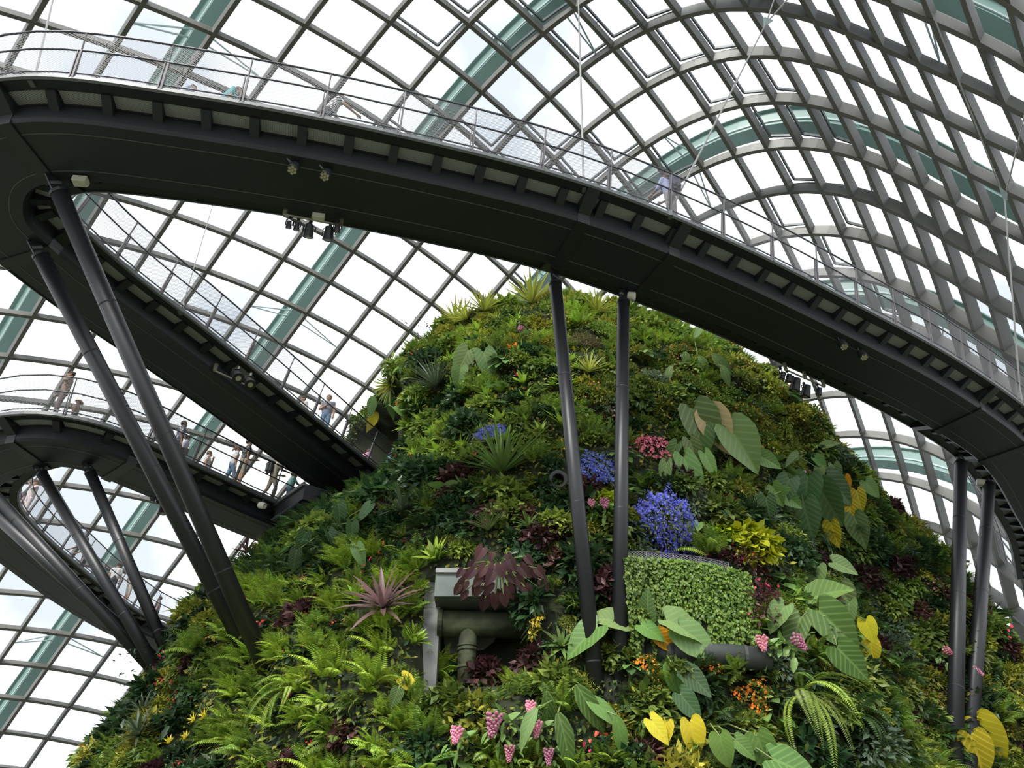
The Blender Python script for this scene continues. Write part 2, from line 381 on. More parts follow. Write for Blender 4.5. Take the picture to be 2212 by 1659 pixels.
for (x0,y0,x1,y1,dp) in((908,1240,1150,1480,1.5),(1405,1150,1520,1205,1.0),(1385,1385,1640,1450,.6),(1790,1560,1890,1690,1.0)):
    a=thh(x0,(y0+y1)/2); b=thh(x1,(y0+y1)/2); c=thh((x0+x1)/2,y1); e=thh((x0+x1)/2,y0)
    CARVE.append((a[0],b[0],c[1],e[1],dp))
CARVE.append((-160,-130,13.2,17.6,2.2))     # alcove where the walkway enters
nth,nh=300,150
th=np.linspace(0,2*math.pi,nth,endpoint=False); hh=np.linspace(-EYE,24.2,nh); TH,HH=np.meshgrid(th,hh,indexing='ij')
V=msurf(TH,HH).reshape(-1,3); F=[(a*nh+b,((a+1)%nth)*nh+b,((a+1)%nth)*nh+b+1,a*nh+b+1) for a in range(nth) for b in range(nh-1)]
me=bpy.data.meshes.new('mountain'); me.from_pydata([tuple(v) for v in V],[],F); me.materials.append(M['soil']); me.polygons.foreach_set('use_smooth',[True]*len(F)); me.update()
mount=tag(link('planted_mountain',me),'tall mountain-shaped structure with dark mossy soil under the plants','mountain')
# ---------------------------------------------------------------- support pillars
def pillar(top,bot,r,label,head=True,embed=.6):
    top,bot=Vector(top),Vector(bot); d=(bot-top).normalized(); root=tag(empty('support_pillar',tuple(bot)),label,'pillar','walkway support pillars'); inv=Matrix.Translation(-bot)
    def ch(o): o.parent=root; o.matrix_parent_inverse=inv
    mb=MB(); mb.tube([top+d*.45,bot+d*embed],r,20); ch(mb.build('shaft',M['pillar'],smooth=True))
    L=(bot-top).length; q=3.2
    while q<L:
        mb=MB(); mb.tube([top+d*q,top+d*(q+.03)],r*1.012,20); ch(mb.build('weld_ring',M['darker'])); q+=3.2
    mb=MB(); mb.tube([top+d*.40,top+d*.47],r*1.06,20); ch(mb.build('cap',M['pillar']))
    for s in(-1,1):
        n=d.orthogonal().normalized()*s*.06; mb=MB(); mb.box(top+d*.22+n,.05,.16,.5,d.to_track_quat('Z','Y').to_matrix()); ch(mb.build('head_plate',M['pillar']))
    mb=MB(); a=d.orthogonal().normalized(); mb.tube([top+d*.2-a*.12,top+d*.2+a*.12],.05,10); ch(mb.build('pin',M['fascia']))
def onmt(px,py):
    for k in range(40):
        q=mhit(px+4*k,py,.2)
        if q: return q[0]
HS=H1-.56; HS2=H2-.56
pillar(at_h(1197,585,HS),at_d(1288,1485,15.0),.155,'black leaning tubular pillar beside the brown twiggy shrub')
pillar(at_h(1347,627,HS),at_d(1337,1455,15.2),.155,'black upright tubular pillar with a small lamp at its top')
pillar(at_h(2076,985,HS),onmt(2062,1640),.20,'thick dark pillar of the pair, the one nearer the mountain')
pillar(at_h(2138,1035,HS),onmt(2092,1640),.20,'thick dark pillar of the pair, the one nearer the glass')
pillar(at_h(112,378,HS),onmt(562,1415),.19,'long dark slanting pillar holding the loop beside the white gap')
pillar(at_h(72,520,HS),onmt(530,1400),.19,'long dark slanting pillar holding the outer loop of the upper walkway')
pillar(at_h(80,1005,HS2),onmt(335,1440),.16,'lower slanting pillar at the inner bend of the lower walkway')
pillar(at_h(186,1000,HS2),onmt(345,1400),.16,'lower slanting pillar standing highest under the lower walkway')
pillar(at_h(-90,985,HS2),onmt(318,1440),.17,'lower pillar slanting in from beyond the lower loop')
pillar(at_h(-150,985,HS2),onmt(310,1425),.17,'lowest pillar slanting in from the outer lower loop')
# ---------------------------------------------------------------- landing at the mountain where the two walkways meet
def prism(mb,poly,z0,z1,mi=0):
    n=len(poly); mb.add([(x,y,z0) for x,y in poly]+[(x,y,z1) for x,y in poly],[tuple(range(n-1,-1,-1)),tuple(range(n,2*n))]+[(i,(i+1)%n,n+(i+1)%n,n+i) for i in range(n)],mi)
lp=[(-8.45,24.35),(-7.1,22.9),(-3.6,25.6),(-4.5,29.5),(-8.2,27.6)]
lroot=tag(empty('landing_platform',(-6,26,H2+EYE)),'dark platform under the walkways where they enter the mountain','platform'); linv=Matrix.Translation((6,-26,-(H2+EYE)))
def lch(o): o.parent=lroot; o.matrix_parent_inverse=linv
mb=MB(); prism(mb,lp,H2-.62+EYE,H2-.02+EYE); lch(mb.build('slab',M['dark']))
mb=MB(); a,b=Vector((*lp[0],H2+EYE)),Vector((*lp[1],H2+EYE)); t=(b-a).normalized(); n=Vector((t.y,-t.x,0))*-1
mb.sweep([[p+n*u+Vector((0,0,w)) for u,w in((0,.05),(-.07,.03),(-.07,-.1),(0,-.1))] for p in(a-t*.1,b)]); lch(mb.build('edge_fascia',M['fascia']))
for q in range(14):
    p=a.lerp(b,.1+q*.065)+Vector((-.02,.3,-.66)); mb=MB(); mb.box(p,.03,.5,.06,Matrix.Rotation(math.atan2(t.y,t.x),3,'Z')); lch(mb.build('soffit_slat',M['fascia']))
# ---------------------------------------------------------------- suspension cables
def cable(pts,r,label,joint=None):
    pts=[Vector(p) for p in pts]; root=tag(empty('suspension_cable',tuple(pts[0])),label,'cable','suspension cables'); inv=Matrix.Translation(-pts[0])
    def ch(o): o.parent=root; o.matrix_parent_inverse=inv
    mb=MB(); mb.tube(pts,r,6); ch(mb.build('strand',M['cable']))
    d=(pts[1]-pts[0]).normalized(); mb=MB(); mb.tube([pts[0],pts[0]+d*.12,pts[0]+d*.5],[.07,.07,.03],8); ch(mb.build('socket',M['cable']))
    mb=MB(); mb.box(pts[0]-Vector((0,0,.06)),.1,.16,.2); ch(mb.build('lug',M['fascia']))
    if joint:
        for j in joint:
            mb=MB(); mb.tube([pts[-1],j],r,6); ch(mb.build('strand',M['cable']))
        j=sum((Vector(x) for x in joint),Vector())/len(joint); t=(j-pts[-1]).normalized(); s=(Vector(joint[0])-Vector(joint[-1])).normalized(); mb=MB(); p=pts[-1]
        nn=t.cross(s).normalized()*.03; tri=[p-t*.3,p+t*.35+s*.22,p+t*.35-s*.22]; mb.add([x-nn for x in tri]+[x+nn for x in tri],[(0,1,2),(5,4,3),(0,3,4,1),(1,4,5,2),(2,5,3,0)]); ch(mb.build('yoke_plate',M['tealpale']))
cable([at_h(1261,402,H1+.05),at_h(1247,-80,33)],.028,'upright steel cable holding the edge of the upper walkway')
cable([at_h(1446,460,H1+.05),at_h(1655,50,31)],.032,'slanting steel cable forking at a plate by the backpack walker',[at_h(1675,-10,33),at_h(1700,0,33)])
cable([at_h(74,172,H1+.05),at_h(128,-60,27)],.024,'steel cable at the bend of the upper walkway')
cable([at_h(2205,870,H1+.05),at_h(2170,430,22)],.03,'forked steel cable before the deep ribbed glass wall',[at_h(2015,30,27),at_h(2225,200,24)])
cable([at_h(392,668,H1+.05),at_h(462,435,25)],.014,'thin steel wire rising from the inner railing')
# ---------------------------------------------------------------- lamps
M['lampbody']=mat('lamp_body',(.03,.03,.033),.4,.3); M['lens']=mat('lamp_lens',(.35,.33,.22),.15); M['cream']=mat('cream_plastic',(.62,.60,.50),.5); M['bar']=mat('lamp_bar',(.30,.28,.22),.4,.4)
def lathe(mb,prof,o,ax,n=14,mi=0):
    ax=ax.normalized(); a=ax.orthogonal().normalized(); b=ax.cross(a)
    mb.sweep([[o+ax*z+(a*math.cos(2*math.pi*i/n)+b*math.sin(2*math.pi*i/n))*max(r,.001) for i in range(n)] for r,z in prof],True,True,mi)
def spot(p,aim,r,label,hang=.25):
    p=Vector(p); aim=Vector(aim).normalized(); root=tag(empty('spotlight',tuple(p)),label,'lamp','stage lamps under the walkways'); inv=Matrix.Translation(-p)
    def ch(o,pa=root): o.parent=pa; o.matrix_parent_inverse=inv
    mb=MB(); lathe(mb,[(r*.35,-r*1.5),(r*.75,-r*1.35),(r*.85,-r*.4),(r,r*.9),(r*1.05,r*1.1),(r*.95,r*1.1)],p,aim); ch(mb.build('body',M['lampbody'],smooth=False))
    mb=MB(); lathe(mb,[(r*.92,r*1.02),(r*.5,r*1.10),(.01,r*1.12)],p,aim); ch(mb.build('lens',M['lens']))
    s=aim.cross(Vector((0,0,1))); s=s.normalized() if s.length>.05 else Vector((1,0,0)); mb=MB(); top=p+Vector((0,0,hang))
    mb.tube([p+s*r*1.1,p+s*r*1.15+Vector((0,0,hang*.6)),top,p-s*r*1.15+Vector((0,0,hang*.6)),p-s*r*1.1],.014,6); ch(mb.build('yoke',M['lampbody']))
    mb=MB(); mb.box(top+Vector((0,0,.04)),.06,.06,.1); ch(mb.build('clamp',M['lampbody']))
def bar(a,b,label):
    a,b=Vector(a),Vector(b); root=tag(empty('lighting_bar',tuple(a)),label,'lighting bar'); inv=Matrix.Translation(-a); mb=MB(); mb.tube([a,b],.028,8); o=mb.build('tube',M['bar']); o.parent=root; o.matrix_parent_inverse=inv
    for q in(.02,.5,.98):
        mb=MB(); mb.box(a.lerp(b,q)+Vector((0,0,.12)),.08,.08,.26); o=mb.build('hanger',M['bar']); o.parent=root; o.matrix_parent_inverse=inv
def led(p,label):
    p=Vector(p); aim=Vector((0,-.35,-1)).normalized(); root=tag(empty('led_lamp',tuple(p)),label,'lamp','round lens cluster lamps'); inv=Matrix.Translation(-p)
    def ch(o): o.parent=root; o.matrix_parent_inverse=inv
    mb=MB(); lathe(mb,[(.10,-.26),(.115,-.2),(.12,.02),(.115,.03)],p,aim); ch(mb.build('body',M['lampbody']))
    a=aim.orthogonal().normalized(); b=aim.cross(a)
    for k in range(7):
        c=p+aim*.03+(a*math.cos(k*math.pi/3)+b*math.sin(k*math.pi/3))*(.07 if k<6 else 0); mb=MB(); lathe(mb,[(.032,0),(.034,.015),(.024,.012),(.004,.005)],c,aim,10); ch(mb.build('lens',M['lens']))
    mb=MB(); mb.tube([p-aim*.2+a*.13,p-aim*.1+a*.2+Vector((0,0,.1)),p-aim*.28+a*.05],.01,6); ch(mb.build('safety_wire',M['cable']))
SB=H1-.85
bar(at_h(612,463,H1-.70),at_h(738,487,H1-.70),'metal lamp bar along the edge of the upper walkway')
for x,y,r,l in((624,486,.07,'smallest black spotlight at the end of the lamp bar'),(641,490,.075,'small black spotlight second along the lamp bar'),(667,500,.125,'large black spotlight in the middle of the lamp bar'),(710,506,.13,'largest black spotlight hanging low on the lamp bar'),(728,494,.08,'small round spotlight beside the largest one')):
    spot(at_h(x,y,SB-.12),(-.1,.5,-1),r,l)
bar(at_h(1696,798,H1-.70),at_h(1782,836,H1-.70),'metal lamp bar above the far slope of the mountain')
for x,y,r,l in((1690,812,.09,'small lamp overhanging the far slope at the bar end'),(1704,818,.10,'narrow lamp second on the lamp bar over the slope'),(1718,832,.16,'broad black lamp on the lamp bar over the slope'),(1741,846,.15,'broad black lamp lowest on the lamp bar over the slope'),(1769,846,.09,'small lamp at the far end of the lamp bar over the slope')):
    spot(at_h(x,y,SB-.15),(-.3,.4,-1),r,l)
for x,y,l in((632,366,'round seven lens lamp under the walkway, nearer the loop'),(702,380,'round seven lens lamp under the walkway with a wire loop'),(1823,748,'round lens lamp under the walkway past the middle pillars'),(1866,771,'round lens lamp closest to the thick pillar pair')): led(at_h(x,y,H1-.88),l)
bar(at_h(462,800,H1-.62),at_h(545,838,H1-.62),'lamp bar under the inner arm of the upper walkway')
spot(at_h(512,812,SB+.05),(.5,-.35,-.8),.17,'large cylindrical lamp under the inner walkway arm'); spot(at_h(538,826,SB+.05),(.5,-.35,-.8),.16,'cylindrical lamp closer to the mountain under the inner arm')
for x,y,l in((330,1078,'small lamp hanging under the lower walkway'),(343,1084,'small lamp between two others under the lower walkway')): spot(at_h(x,y,H2-.9),(0,.2,-1),.08,l)
spot(at_h(352,1100,H2-1.0),(.1,.1,-1),.15,'large dark lamp under the lower walkway beside the long pillars')
def cbox(p,sx,sy,sz,label,rz=0):
    root=tag(empty('junction_box',tuple(p)),label,'junction box'); inv=Matrix.Translation(-Vector(p)); mb=MB(); R=Matrix.Rotation(rz,3,'Z'); mb.box(p,sx,sy,sz,R); o=mb.build('housing',M['cream']); o.parent=root; o.matrix_parent_inverse=inv
    mb=MB(); mb.box(Vector(p)-Vector((0,0,sz/2+.01)),sx*.9,sy*.9,.03,R); o=mb.build('lid',M['cream']); o.parent=root; o.matrix_parent_inverse=inv
cbox(at_h(174,391,H1-.68),.30,.2,.14,'cream junction box under the loop of the upper walkway',.1)
cbox(at_h(688,468,H1-.64),.28,.14,.12,'grey cream box above the lamp bar',.2)
def camera_box(p,ax,r,l,label):
    root=tag(empty('loudspeaker',tuple(p)),label,'speaker'); inv=Matrix.Translation(-Vector(p)); p=Vector(p)
    mb=MB(); lathe(mb,[(r*.8,-l/2),(r,-l/2+.03),(r,l/2-.02),(r*.85,l/2),(.02,l/2-.02)],p,Vector(ax)); o=mb.build('horn',M['cream']); o.parent=root; o.matrix_parent_inverse=inv
    mb=MB(); mb.tube([p+Vector((0,0,r)),p+Vector((0,0,r+.12))],.02,6); o=mb.build('bracket',M['lampbody']); o.parent=root; o.matrix_parent_inverse=inv
camera_box(at_h(566,1092,H2-.78),(1,-.3,-.3),.11,.26,'cream cylinder loudspeaker under the landing of the lower walkway')
camera_box(at_h(1364,640,H1-.78),(1,-.2,-.3),.12,.2,'pale loudspeaker behind the upright pillar head')
camera_box(at_h(2118,1043,H1-.78),(1,-.3,-.3),.14,.25,'pale loudspeaker between the thick pillar pair')
# ---------------------------------------------------------------- people
def pmat(name,col,pat=None):
    m=mat(name,col,.75)
    if pat:
        t=m.node_tree; b=t.nodes['Principled BSDF']; co=t.nodes.new('ShaderNodeTexCoord'); r=t.nodes.new('ShaderNodeValToRGB'); r.color_ramp.interpolation='CONSTANT'
        if pat=='stripe':
            w=t.nodes.new('ShaderNodeTexWave'); w.inputs['Scale'].default_value=5.5; w.inputs['Distortion'].default_value=3; w.bands_direction='Z'; src=w.outputs['Fac']; pos=.5
        else:
            w=t.nodes.new('ShaderNodeTexVoronoi'); w.inputs['Scale'].default_value=22; src=w.outputs['Distance']; pos=.28
        r.color_ramp.elements[0].color=(.75,.75,.75,1); r.color_ramp.elements[1].color=(*col,1); r.color_ramp.elements[1].position=pos
        t.links.new(co.outputs['Object'],w.inputs['Vector']); t.links.new(src,r.inputs['Fac']); t.links.new(r.outputs['Color'],b.inputs['Base Color'])
    return m
PM={}
def pm(col,pat=None):
    k=(tuple(col),pat)
    if k not in PM: PM[k]=pmat('cloth_or_skin_%d'%len(PM),col,pat)
    return PM[k]
SKIN=(.45,.26,.17); SKIN2=(.30,.16,.10)
PEOPLE=[]
def capsule(mb,a,b,ra,rb,n=10):
    a,b=Vector(a),Vector(b); d=b-a; L=d.length; d=d/L if L>1e-6 else Vector((0,0,1))
    x=d.orthogonal().normalized(); y=d.cross(x); rings=[]
    for q in range(4): s=q*math.pi/8; rings.append((a-d*ra*math.cos(s),max(ra*math.sin(s),.002)))
    rings.append((a,ra)); rings.append((b,rb))
    for q in range(3,-1,-1): s=q*math.pi/8; rings.append((b+d*rb*math.cos(s),max(rb*math.sin(s),.002)))
    mb.sweep([[c+(x*math.cos(2*math.pi*i/n)+y*math.sin(2*math.pi*i/n))*r for i in range(n)] for c,r in rings])
def person(label,path,headpx,H,hgt,yaw,shirt,legs,hair,skin=SKIN,arms=('down','down'),lean=0.,walk=0.,shorts=False,sleeve=.5,extras=(),group=None,clamp=1.25,feet=None):
    hgt*=1.06; k=hgt/1.7; hp=at_h(headpx[0],headpx[1],H+hgt-.12*k)
    u=path.near(hp.x,hp.y); c,n=path.at(u); v=max(-clamp,min(clamp,(hp-c).dot(n))); t=Vector((n.y,-n.x,0)); al=(hp-c).dot(t)
    base=c+n*v+t*max(-.15,min(.15,al)); base.z=H+EYE+.005
    segs=[]; S3=lambda x,y,z: Vector((x,y,z))*k
    ln=lambda p: S3(p[0],p[1]+math.sin(lean)*max(0,p[2]-.92),.92+(p[2]-.92)*math.cos(lean) if p[2]>.92 else p[2])
    def seg(a,b,ra,rb,tg): segs.append((a,b,ra*k,rb*k,tg))
    for s in(-1,1):
        w=walk*s; hip=S3(.085*s,0,.90); kn=S3(.09*s,.20*w+.02,.48); an=S3(.09*s,-.02+.22*w-(.12 if w<0 else 0),.08+(.06 if w<0 else 0)); toe=an+S3(.01*s,.16,-.045)
        seg(hip,kn,.092,.062,'legs'); seg(kn,an,.062 if not shorts else .056,.045,'skin' if shorts else 'legs'); seg(an,toe,.045,.035,'shoe')
    seg(ln((0,0,.92)),ln((0,0,1.0)),.13,.135,'legs'); 
    for s in(-1,1): seg(ln((.055*s,0,1.02)),ln((.075*s,.01,1.33)),.115,.125,'shirt')
    seg(ln((-.15,0,1.40)),ln((.15,0,1.40)),.07,.07,'shirt'); seg(ln((0,0,1.40)),ln((0,.01,1.50)),.058,.052,'skin')
    hd=ln((0,.025,1.60)); seg(hd+S3(0,-.012,.03),hd+S3(0,.012,-.025),.088,.075,'skin'); seg(hd+S3(0,.075,-.005),hd+S3(0,.10,-.025),.016,.018,'skin'); seg(hd+S3(0,.03,-.06),hd+S3(0,.05,-.08),.045,.04,'skin')
    for s in(-1,1): seg(hd+S3(.088*s,0,.0),hd+S3(.09*s,-.01,-.03),.018,.014,'skin')
    hands=[]
    for s,mode in zip((-1,1),arms):
        sh=ln((.19*s,0,1.39))
        if mode=='down': el=sh+S3(.05*s,-.02,-.29); wr=el+S3(.0,.06,-.25)
        elif mode=='fwd': el=sh+S3(.05*s,.14,-.24); wr=el+S3(-.06*s,.23,.04)
        elif mode=='up': el=sh+S3(.05*s,.18,-.17); wr=el+S3(-.13*s,.10,.20)
        elif mode=='face': el=sh+S3(.08*s,.16,-.20); wr=el+S3(-.20*s,.03,.22)
        elif mode=='rail': el=sh+S3(.04*s,.22,-.20); wr=el+S3(.0,.24,-.10)
        elif mode=='cross': el=sh+S3(.05*s,.06,-.27); wr=el+S3(-.25*s,.14,.06)
        else: el=sh+S3(.12*s,.0,-.24); wr=el+S3(-.08*s,.12,-.20)
        mid=sh.lerp(el,sleeve*2 if sleeve<.5 else 1.0)
        seg(sh,mid,.062,.050,'shirt'); 
        if sleeve<.5: seg(mid,el,.046,.042,'skin')
        if sleeve<=.6: seg(el,wr,.042,.030,'skin')
        else: seg(el,wr,.046,.036,'shirt')
        d=(wr-el).normalized(); seg(wr,wr+d*.07*k,.032,.036,'skin'); hands.append((wr+d*.08*k,d,s))
    mb=MB()
    for a,b,ra,rb,tg in segs: capsule(mb,a,b,ra,rb)
    me=mb.mesh('tmp',[]); tmp=bpy.data.objects.new('tmp',me); COL.objects.link(tmp); md=tmp.modifiers.new('r','REMESH'); md.mode='VOXEL'; md.voxel_size=.024*k
    PEOPLE.append(dict(label=label,base=base,yaw=yaw,segs=segs,tmp=tmp,hands=hands,hd=hd,k=k,cols=dict(shirt=shirt,legs=legs,skin=pm(skin),shoe=pm((.08,.08,.08))),hair=hair,extras=extras,skin=skin,ln=ln,group=group))
def finish_people():
    dg=bpy.context.evaluated_depsgraph_get(); dg.update()
    for q in PEOPLE:
        me=bpy.data.meshes.new_from_object(q['tmp'].evaluated_get(dg)); k=q['k']
        tags=['shirt','legs','skin','shoe','eye']; n=len(me.polygons); C=np.empty(n*3); me.polygons.foreach_get('center',C); C=C.reshape(-1,3); best=np.full(n,1e9); idx=np.zeros(n,int)
        for a,b,ra,rb,tg in q['segs']:
            A=np.array(a);B=np.array(b);d=B-A;t=np.clip(((C-A)@d)/max(1e-9,d@d),0,1); dist=np.linalg.norm(C-(A+t[:,None]*d),axis=1)-(ra+(rb-ra)*t); m=dist<best; best[m]=dist[m]; idx[m]=tags.index(tg)
        vs=[tuple(v.co) for v in me.vertices]; fs=[tuple(p.vertices) for p in me.polygons]; mb=MB(); mb.v=vs; mb.f=fs; mb.m=[int(x) for x in idx]
        for w,d,s in q['hands']:
            sd=d.cross(Vector((0,0,1))); sd=sd.normalized() if sd.length>.1 else Vector((1,0,0)); pn=sd.cross(d)
            for f in range(4):
                o=w+sd*(f-1.5)*.018*k; L=(.07,.08,.076,.06)[f]*k; mb.tube([o-d*.02*k,o+d*L*.5+pn*.004,o+d*L*.85-pn*.02*k],[.0095*k,.009*k,.006*k],6,2)
            o=w+sd*(-s)*.03*k-d*.05*k; mb.tube([o,o-sd*s*.03*k+d*.03*k,o-sd*s*.035*k+d*.06*k],[.011*k,.010*k,.007*k],6,2)
        for s in(-1,1): 
            c=q['hd']+Vector((.034*s,.079,.012))*k; lathe(mb,[(.002,-.009*k),(.010*k,0),(.002,.009*k)],c,Vector((1,0,0)),6,4)
        root=tag(empty('person',tuple(q['base'])),q['label'],'person',q['group']); root.rotation_euler=(0,0,q['yaw'])
        cc=q['cols']; body=mb.build('body',[cc['shirt'],cc['legs'],cc['skin'],cc['shoe'],pm((.02,.015,.012))],root,smooth=True)
        hd=q['hd']
        if q['hair']:
            hc,style=q['hair']; h=MB(); rr=.098*k
            lathe(h,[(rr*.94,-.035*k),(rr*1.02,.0),(rr*.99,.035*k),(rr*.82,.072*k),(rr*.5,.097*k),(.004,.107*k)],hd+Vector((0,-.018*k,.028*k)),Vector((0,-.25,1)),14)
            if style=='long': capsule(h,hd+Vector((0,-.055,.0))*k,hd+Vector((0,-.075,-.20))*k,.08*k,.06*k)
            if style=='bun': capsule(h,hd+Vector((0,-.07,.09))*k,hd+Vector((0,-.08,.10))*k,.045*k,.045*k)
            if style=='tail': capsule(h,hd+Vector((0,-.10,.04))*k,hd+Vector((0,-.16,-.12))*k,.035*k,.02*k)
            h.build('hair',pm(hc),root,smooth=True)
        for e in q['extras']:
            b=MB(); c=pm(e[1])
            if e[0]=='hat':
                lathe(b,[(.19*k,-.005),(.195*k,.0),(.11*k,.012),(.105*k,.085*k),(.07*k,.105*k),(.004,.108*k)],hd+Vector((0,-.01,.055))*k,Vector((0,-.15,1)),16); b.build('hat',c,root)
            if e[0]=='cap':
                lathe(b,[(.103*k,-.01),(.104*k,.02*k),(.08*k,.07*k),(.004,.09*k)],hd+Vector((0,-.005,.045))*k,Vector((0,0,1)),14); b.box(hd+Vector((0,.13,.055))*k,.13*k,.11*k,.012*k); b.build('cap',c,root)
            if e[0]=='pack':
                p=q['ln']((0,-.21,1.22)); bm=bmesh.new(); bmesh.ops.create_cube(bm,size=1); bmesh.ops.scale(bm,vec=Vector((.32,.20,.46))*k,verts=bm.verts); bmesh.ops.bevel(bm,geom=bm.edges[:],offset=.07*k,segments=3,affect='EDGES'); bmesh.ops.translate(bm,vec=p,verts=bm.verts); mm=bpy.data.meshes.new('backpack'); bm.to_mesh(mm); bm.free(); mm.materials.append(c); bp=link('backpack',mm,root)
                for s in(-1,1):
                    b=MB(); b.tube([q['ln']((.10*s,-.12,1.40)),q['ln']((.11*s,.02,1.47)),q['ln']((.11*s,.14,1.36)),q['ln']((.11*s,.13,1.2)),q['ln']((.11*s,-.1,1.06))],.02*k,6); o=b.build('strap',c,bp); 
            if e[0]=='bag':
                p=q['ln']((.20,.02,.98)); b.box(p,.1*k,.24*k,.2*k); b.build('bag',c,root); s=MB(); s.tube([q['ln']((-.12,-.05,1.47)),q['ln']((.02,.14,1.3)),p],.012*k,6); s.build('bag_strap',c,root)
        tmp=q['tmp']; bpy.data.objects.remove(tmp)
def cl(*c): return tuple(c)
blk=(.03,.03,.035); wht=(.72,.72,.72); den=(.13,.22,.34); kha=(.45,.38,.28); hb=(.05,.03,.02)
PI=math.pi
person('child with brown hair just showing above the edge of the upper walkway',PA,(416,192),H1,1.25,-1.6,pm((.25,.35,.5)),pm(den),(hb,'short'))
person('person in a teal shirt leaning beside a railing post of the upper walkway',PA,(492,190),H1,1.62,-1.2,pm((.05,.30,.33)),pm(den),(hb,'tail'),lean=.35,arms=('rail','down'),clamp=1.38)
person('woman in a black and white zebra striped top reaching over the rail',PA,(715,208),H1,1.62,-1.0,pm(blk,'stripe'),pm(blk),(hb,'long'),SKIN2,lean=.3,arms=('rail','rail'),clamp=1.40,sleeve=.25)
person('man seen from behind wearing a dark blue backpack on the upper walkway',PA,(1440,386),H1,1.74,-.9+PI*.5,pm((.30,.34,.55)),pm((.25,.24,.22)),(hb,'short'),SKIN2,extras=(('pack',(.03,.035,.07)),),arms=('fwd','fwd'),clamp=1.30)
person('man in a grey sleeveless shirt and denim shorts holding the railing',PA,(711,862),H1,1.75,PI,pm((.20,.21,.24)),pm(den),(( .30,.2,.15),'short'),shorts=True,sleeve=.1,arms=('down','cross'),clamp=1.2)
person('young man with short dark hair behind a railing post',PA,(655,864),H1,1.66,PI*.85,pm((.5,.45,.42)),pm(blk),(hb,'short'),clamp=1.1)
person('small child with brown hair showing above the walkway edge',PA,(673,895),H1,1.15,PI*.9,pm((.4,.3,.3)),pm(den),(hb,'long'),clamp=1.1)
person('bald head showing over the edge of the inner walkway arm',PA,(592,836),H1,1.55,PI*.7,pm((.5,.5,.5)),pm(blk),None,clamp=1.0)
person('person in a pink shirt bending by the mountain end of the walkway',PA,(786,966),H1,1.5,-.6,pm((.75,.38,.52)),pm(blk),((.2,.05,.05),'short'),lean=.5,extras=(('bag',(.4,.12,.2)),),clamp=1.2)
person('child in a light blue shirt at the mountain end of the walkway',PA,(845,974),H1,1.35,-.4,pm((.25,.42,.75)),pm((.3,.3,.32)),((.12,.1,.1),'short'),lean=.3,extras=(('bag',(.45,.1,.2)),),clamp=1.3)
person('toddler with a red and white cap at the end of the upper walkway',PA,(843,1000),H1,.95,PI,pm(wht),pm((.5,.05,.06)),(hb,'short'),extras=(('cap',(.6,.05,.06)),),clamp=1.3)
person('woman in a brown top with a bun, hand at her chin',PC,(153,812),H2,1.66,PI*.75,pm((.22,.13,.08)),pm((.10,.07,.05)),(hb,'bun'),SKIN2,arms=('face','away'),extras=(('bag',(.12,.07,.04)),),clamp=1.2)
person('child in a straw hat waving beside the woman in brown',PC,(171,872),H2,1.12,PI*.6,pm((.25,.15,.1)),pm((.15,.1,.07)),(hb,'short'),SKIN2,arms=('down','up'),extras=(('hat',(.55,.40,.18)),),clamp=1.2)
person('man in a dark patterned shirt between the long pillars',PC,(396,918),H2,1.74,-.9,pm((.08,.08,.12),'dots'),pm(blk),(hb,'short'),SKIN2,walk=.6,clamp=1.2)
person('woman in a pale lilac shirt beside the long pillar',PC,(403,948),H2,1.58,-.9,pm((.55,.53,.66)),pm(den),(hb,'short'),SKIN2,extras=(('bag',(.1,.1,.14)),),clamp=1.2)
person('woman in a white top with her hand at her mouth',PC,(451,982),H2,1.55,-1.2,pm((.72,.66,.58)),pm((.6,.55,.5)),((.12,.07,.04),'short'),arms=('face','down'),sleeve=.2,clamp=1.2)
person('teenager in a white tee and denim shorts',PC,(511,972),H2,1.62,-.9,pm(wht),pm(den),((.14,.09,.05),'tail'),shorts=True,sleeve=.3,walk=.5,clamp=1.2)
person('tall man in a black dotted shirt and khaki shorts',PC,(537,958),H2,1.84,-.9,pm((.02,.02,.025),'dots'),pm(kha),(hb,'short'),shorts=True,sleeve=.35,arms=('fwd','down'),clamp=1.2)
person('small child hidden low behind the deck edge beside the tall man',PC,(503,1028),H2,.95,-.9,pm((.1,.3,.28)),pm(den),((.14,.09,.05),'short'),clamp=1.0)
person('man with a dark backpack and beige trousers looking at a phone',PC,(601,993),H2,1.74,-.8,pm((.66,.62,.52)),pm(kha),(hb,'short'),extras=(('pack',(.07,.075,.08)),),arms=('fwd','fwd'),walk=.5,clamp=1.2)
person('person in teal partly hidden at the landing',PC,(634,1026),H2,1.5,-.8,pm((.25,.5,.5)),pm(den),(hb,'short'),arms=('fwd','fwd'),clamp=1.1)
person('woman in a white dress on the bend of the lower walkway',PC,(79,1045),H2,1.62,PI*.8,pm((.70,.60,.58)),pm((.65,.55,.55)),((.25,.15,.1),'short'),arms=('up','down'),extras=(('hat',(.7,.66,.6)),),clamp=1.25)
person('woman in a pale pink top sitting low by the bend of the lower walkway',PC,(52,1068),H2,1.35,PI*.7,pm((.68,.45,.45)),pm(den),((.15,.08,.05),'long'),clamp=1.25)
person('person in dark clothes leaning on the far lower railing',PC,(197,1167),H2,1.66,1.6,pm((.07,.06,.07)),pm(blk),(hb,'short'),SKIN2,lean=.3,arms=('rail','rail'),clamp=1.25)
person('person in a white shirt and black shorts on the far lower walkway',PC,(256,1222),H2,1.66,.4,pm(wht),pm(blk),(hb,'short'),shorts=True,sleeve=.3,clamp=1.2)
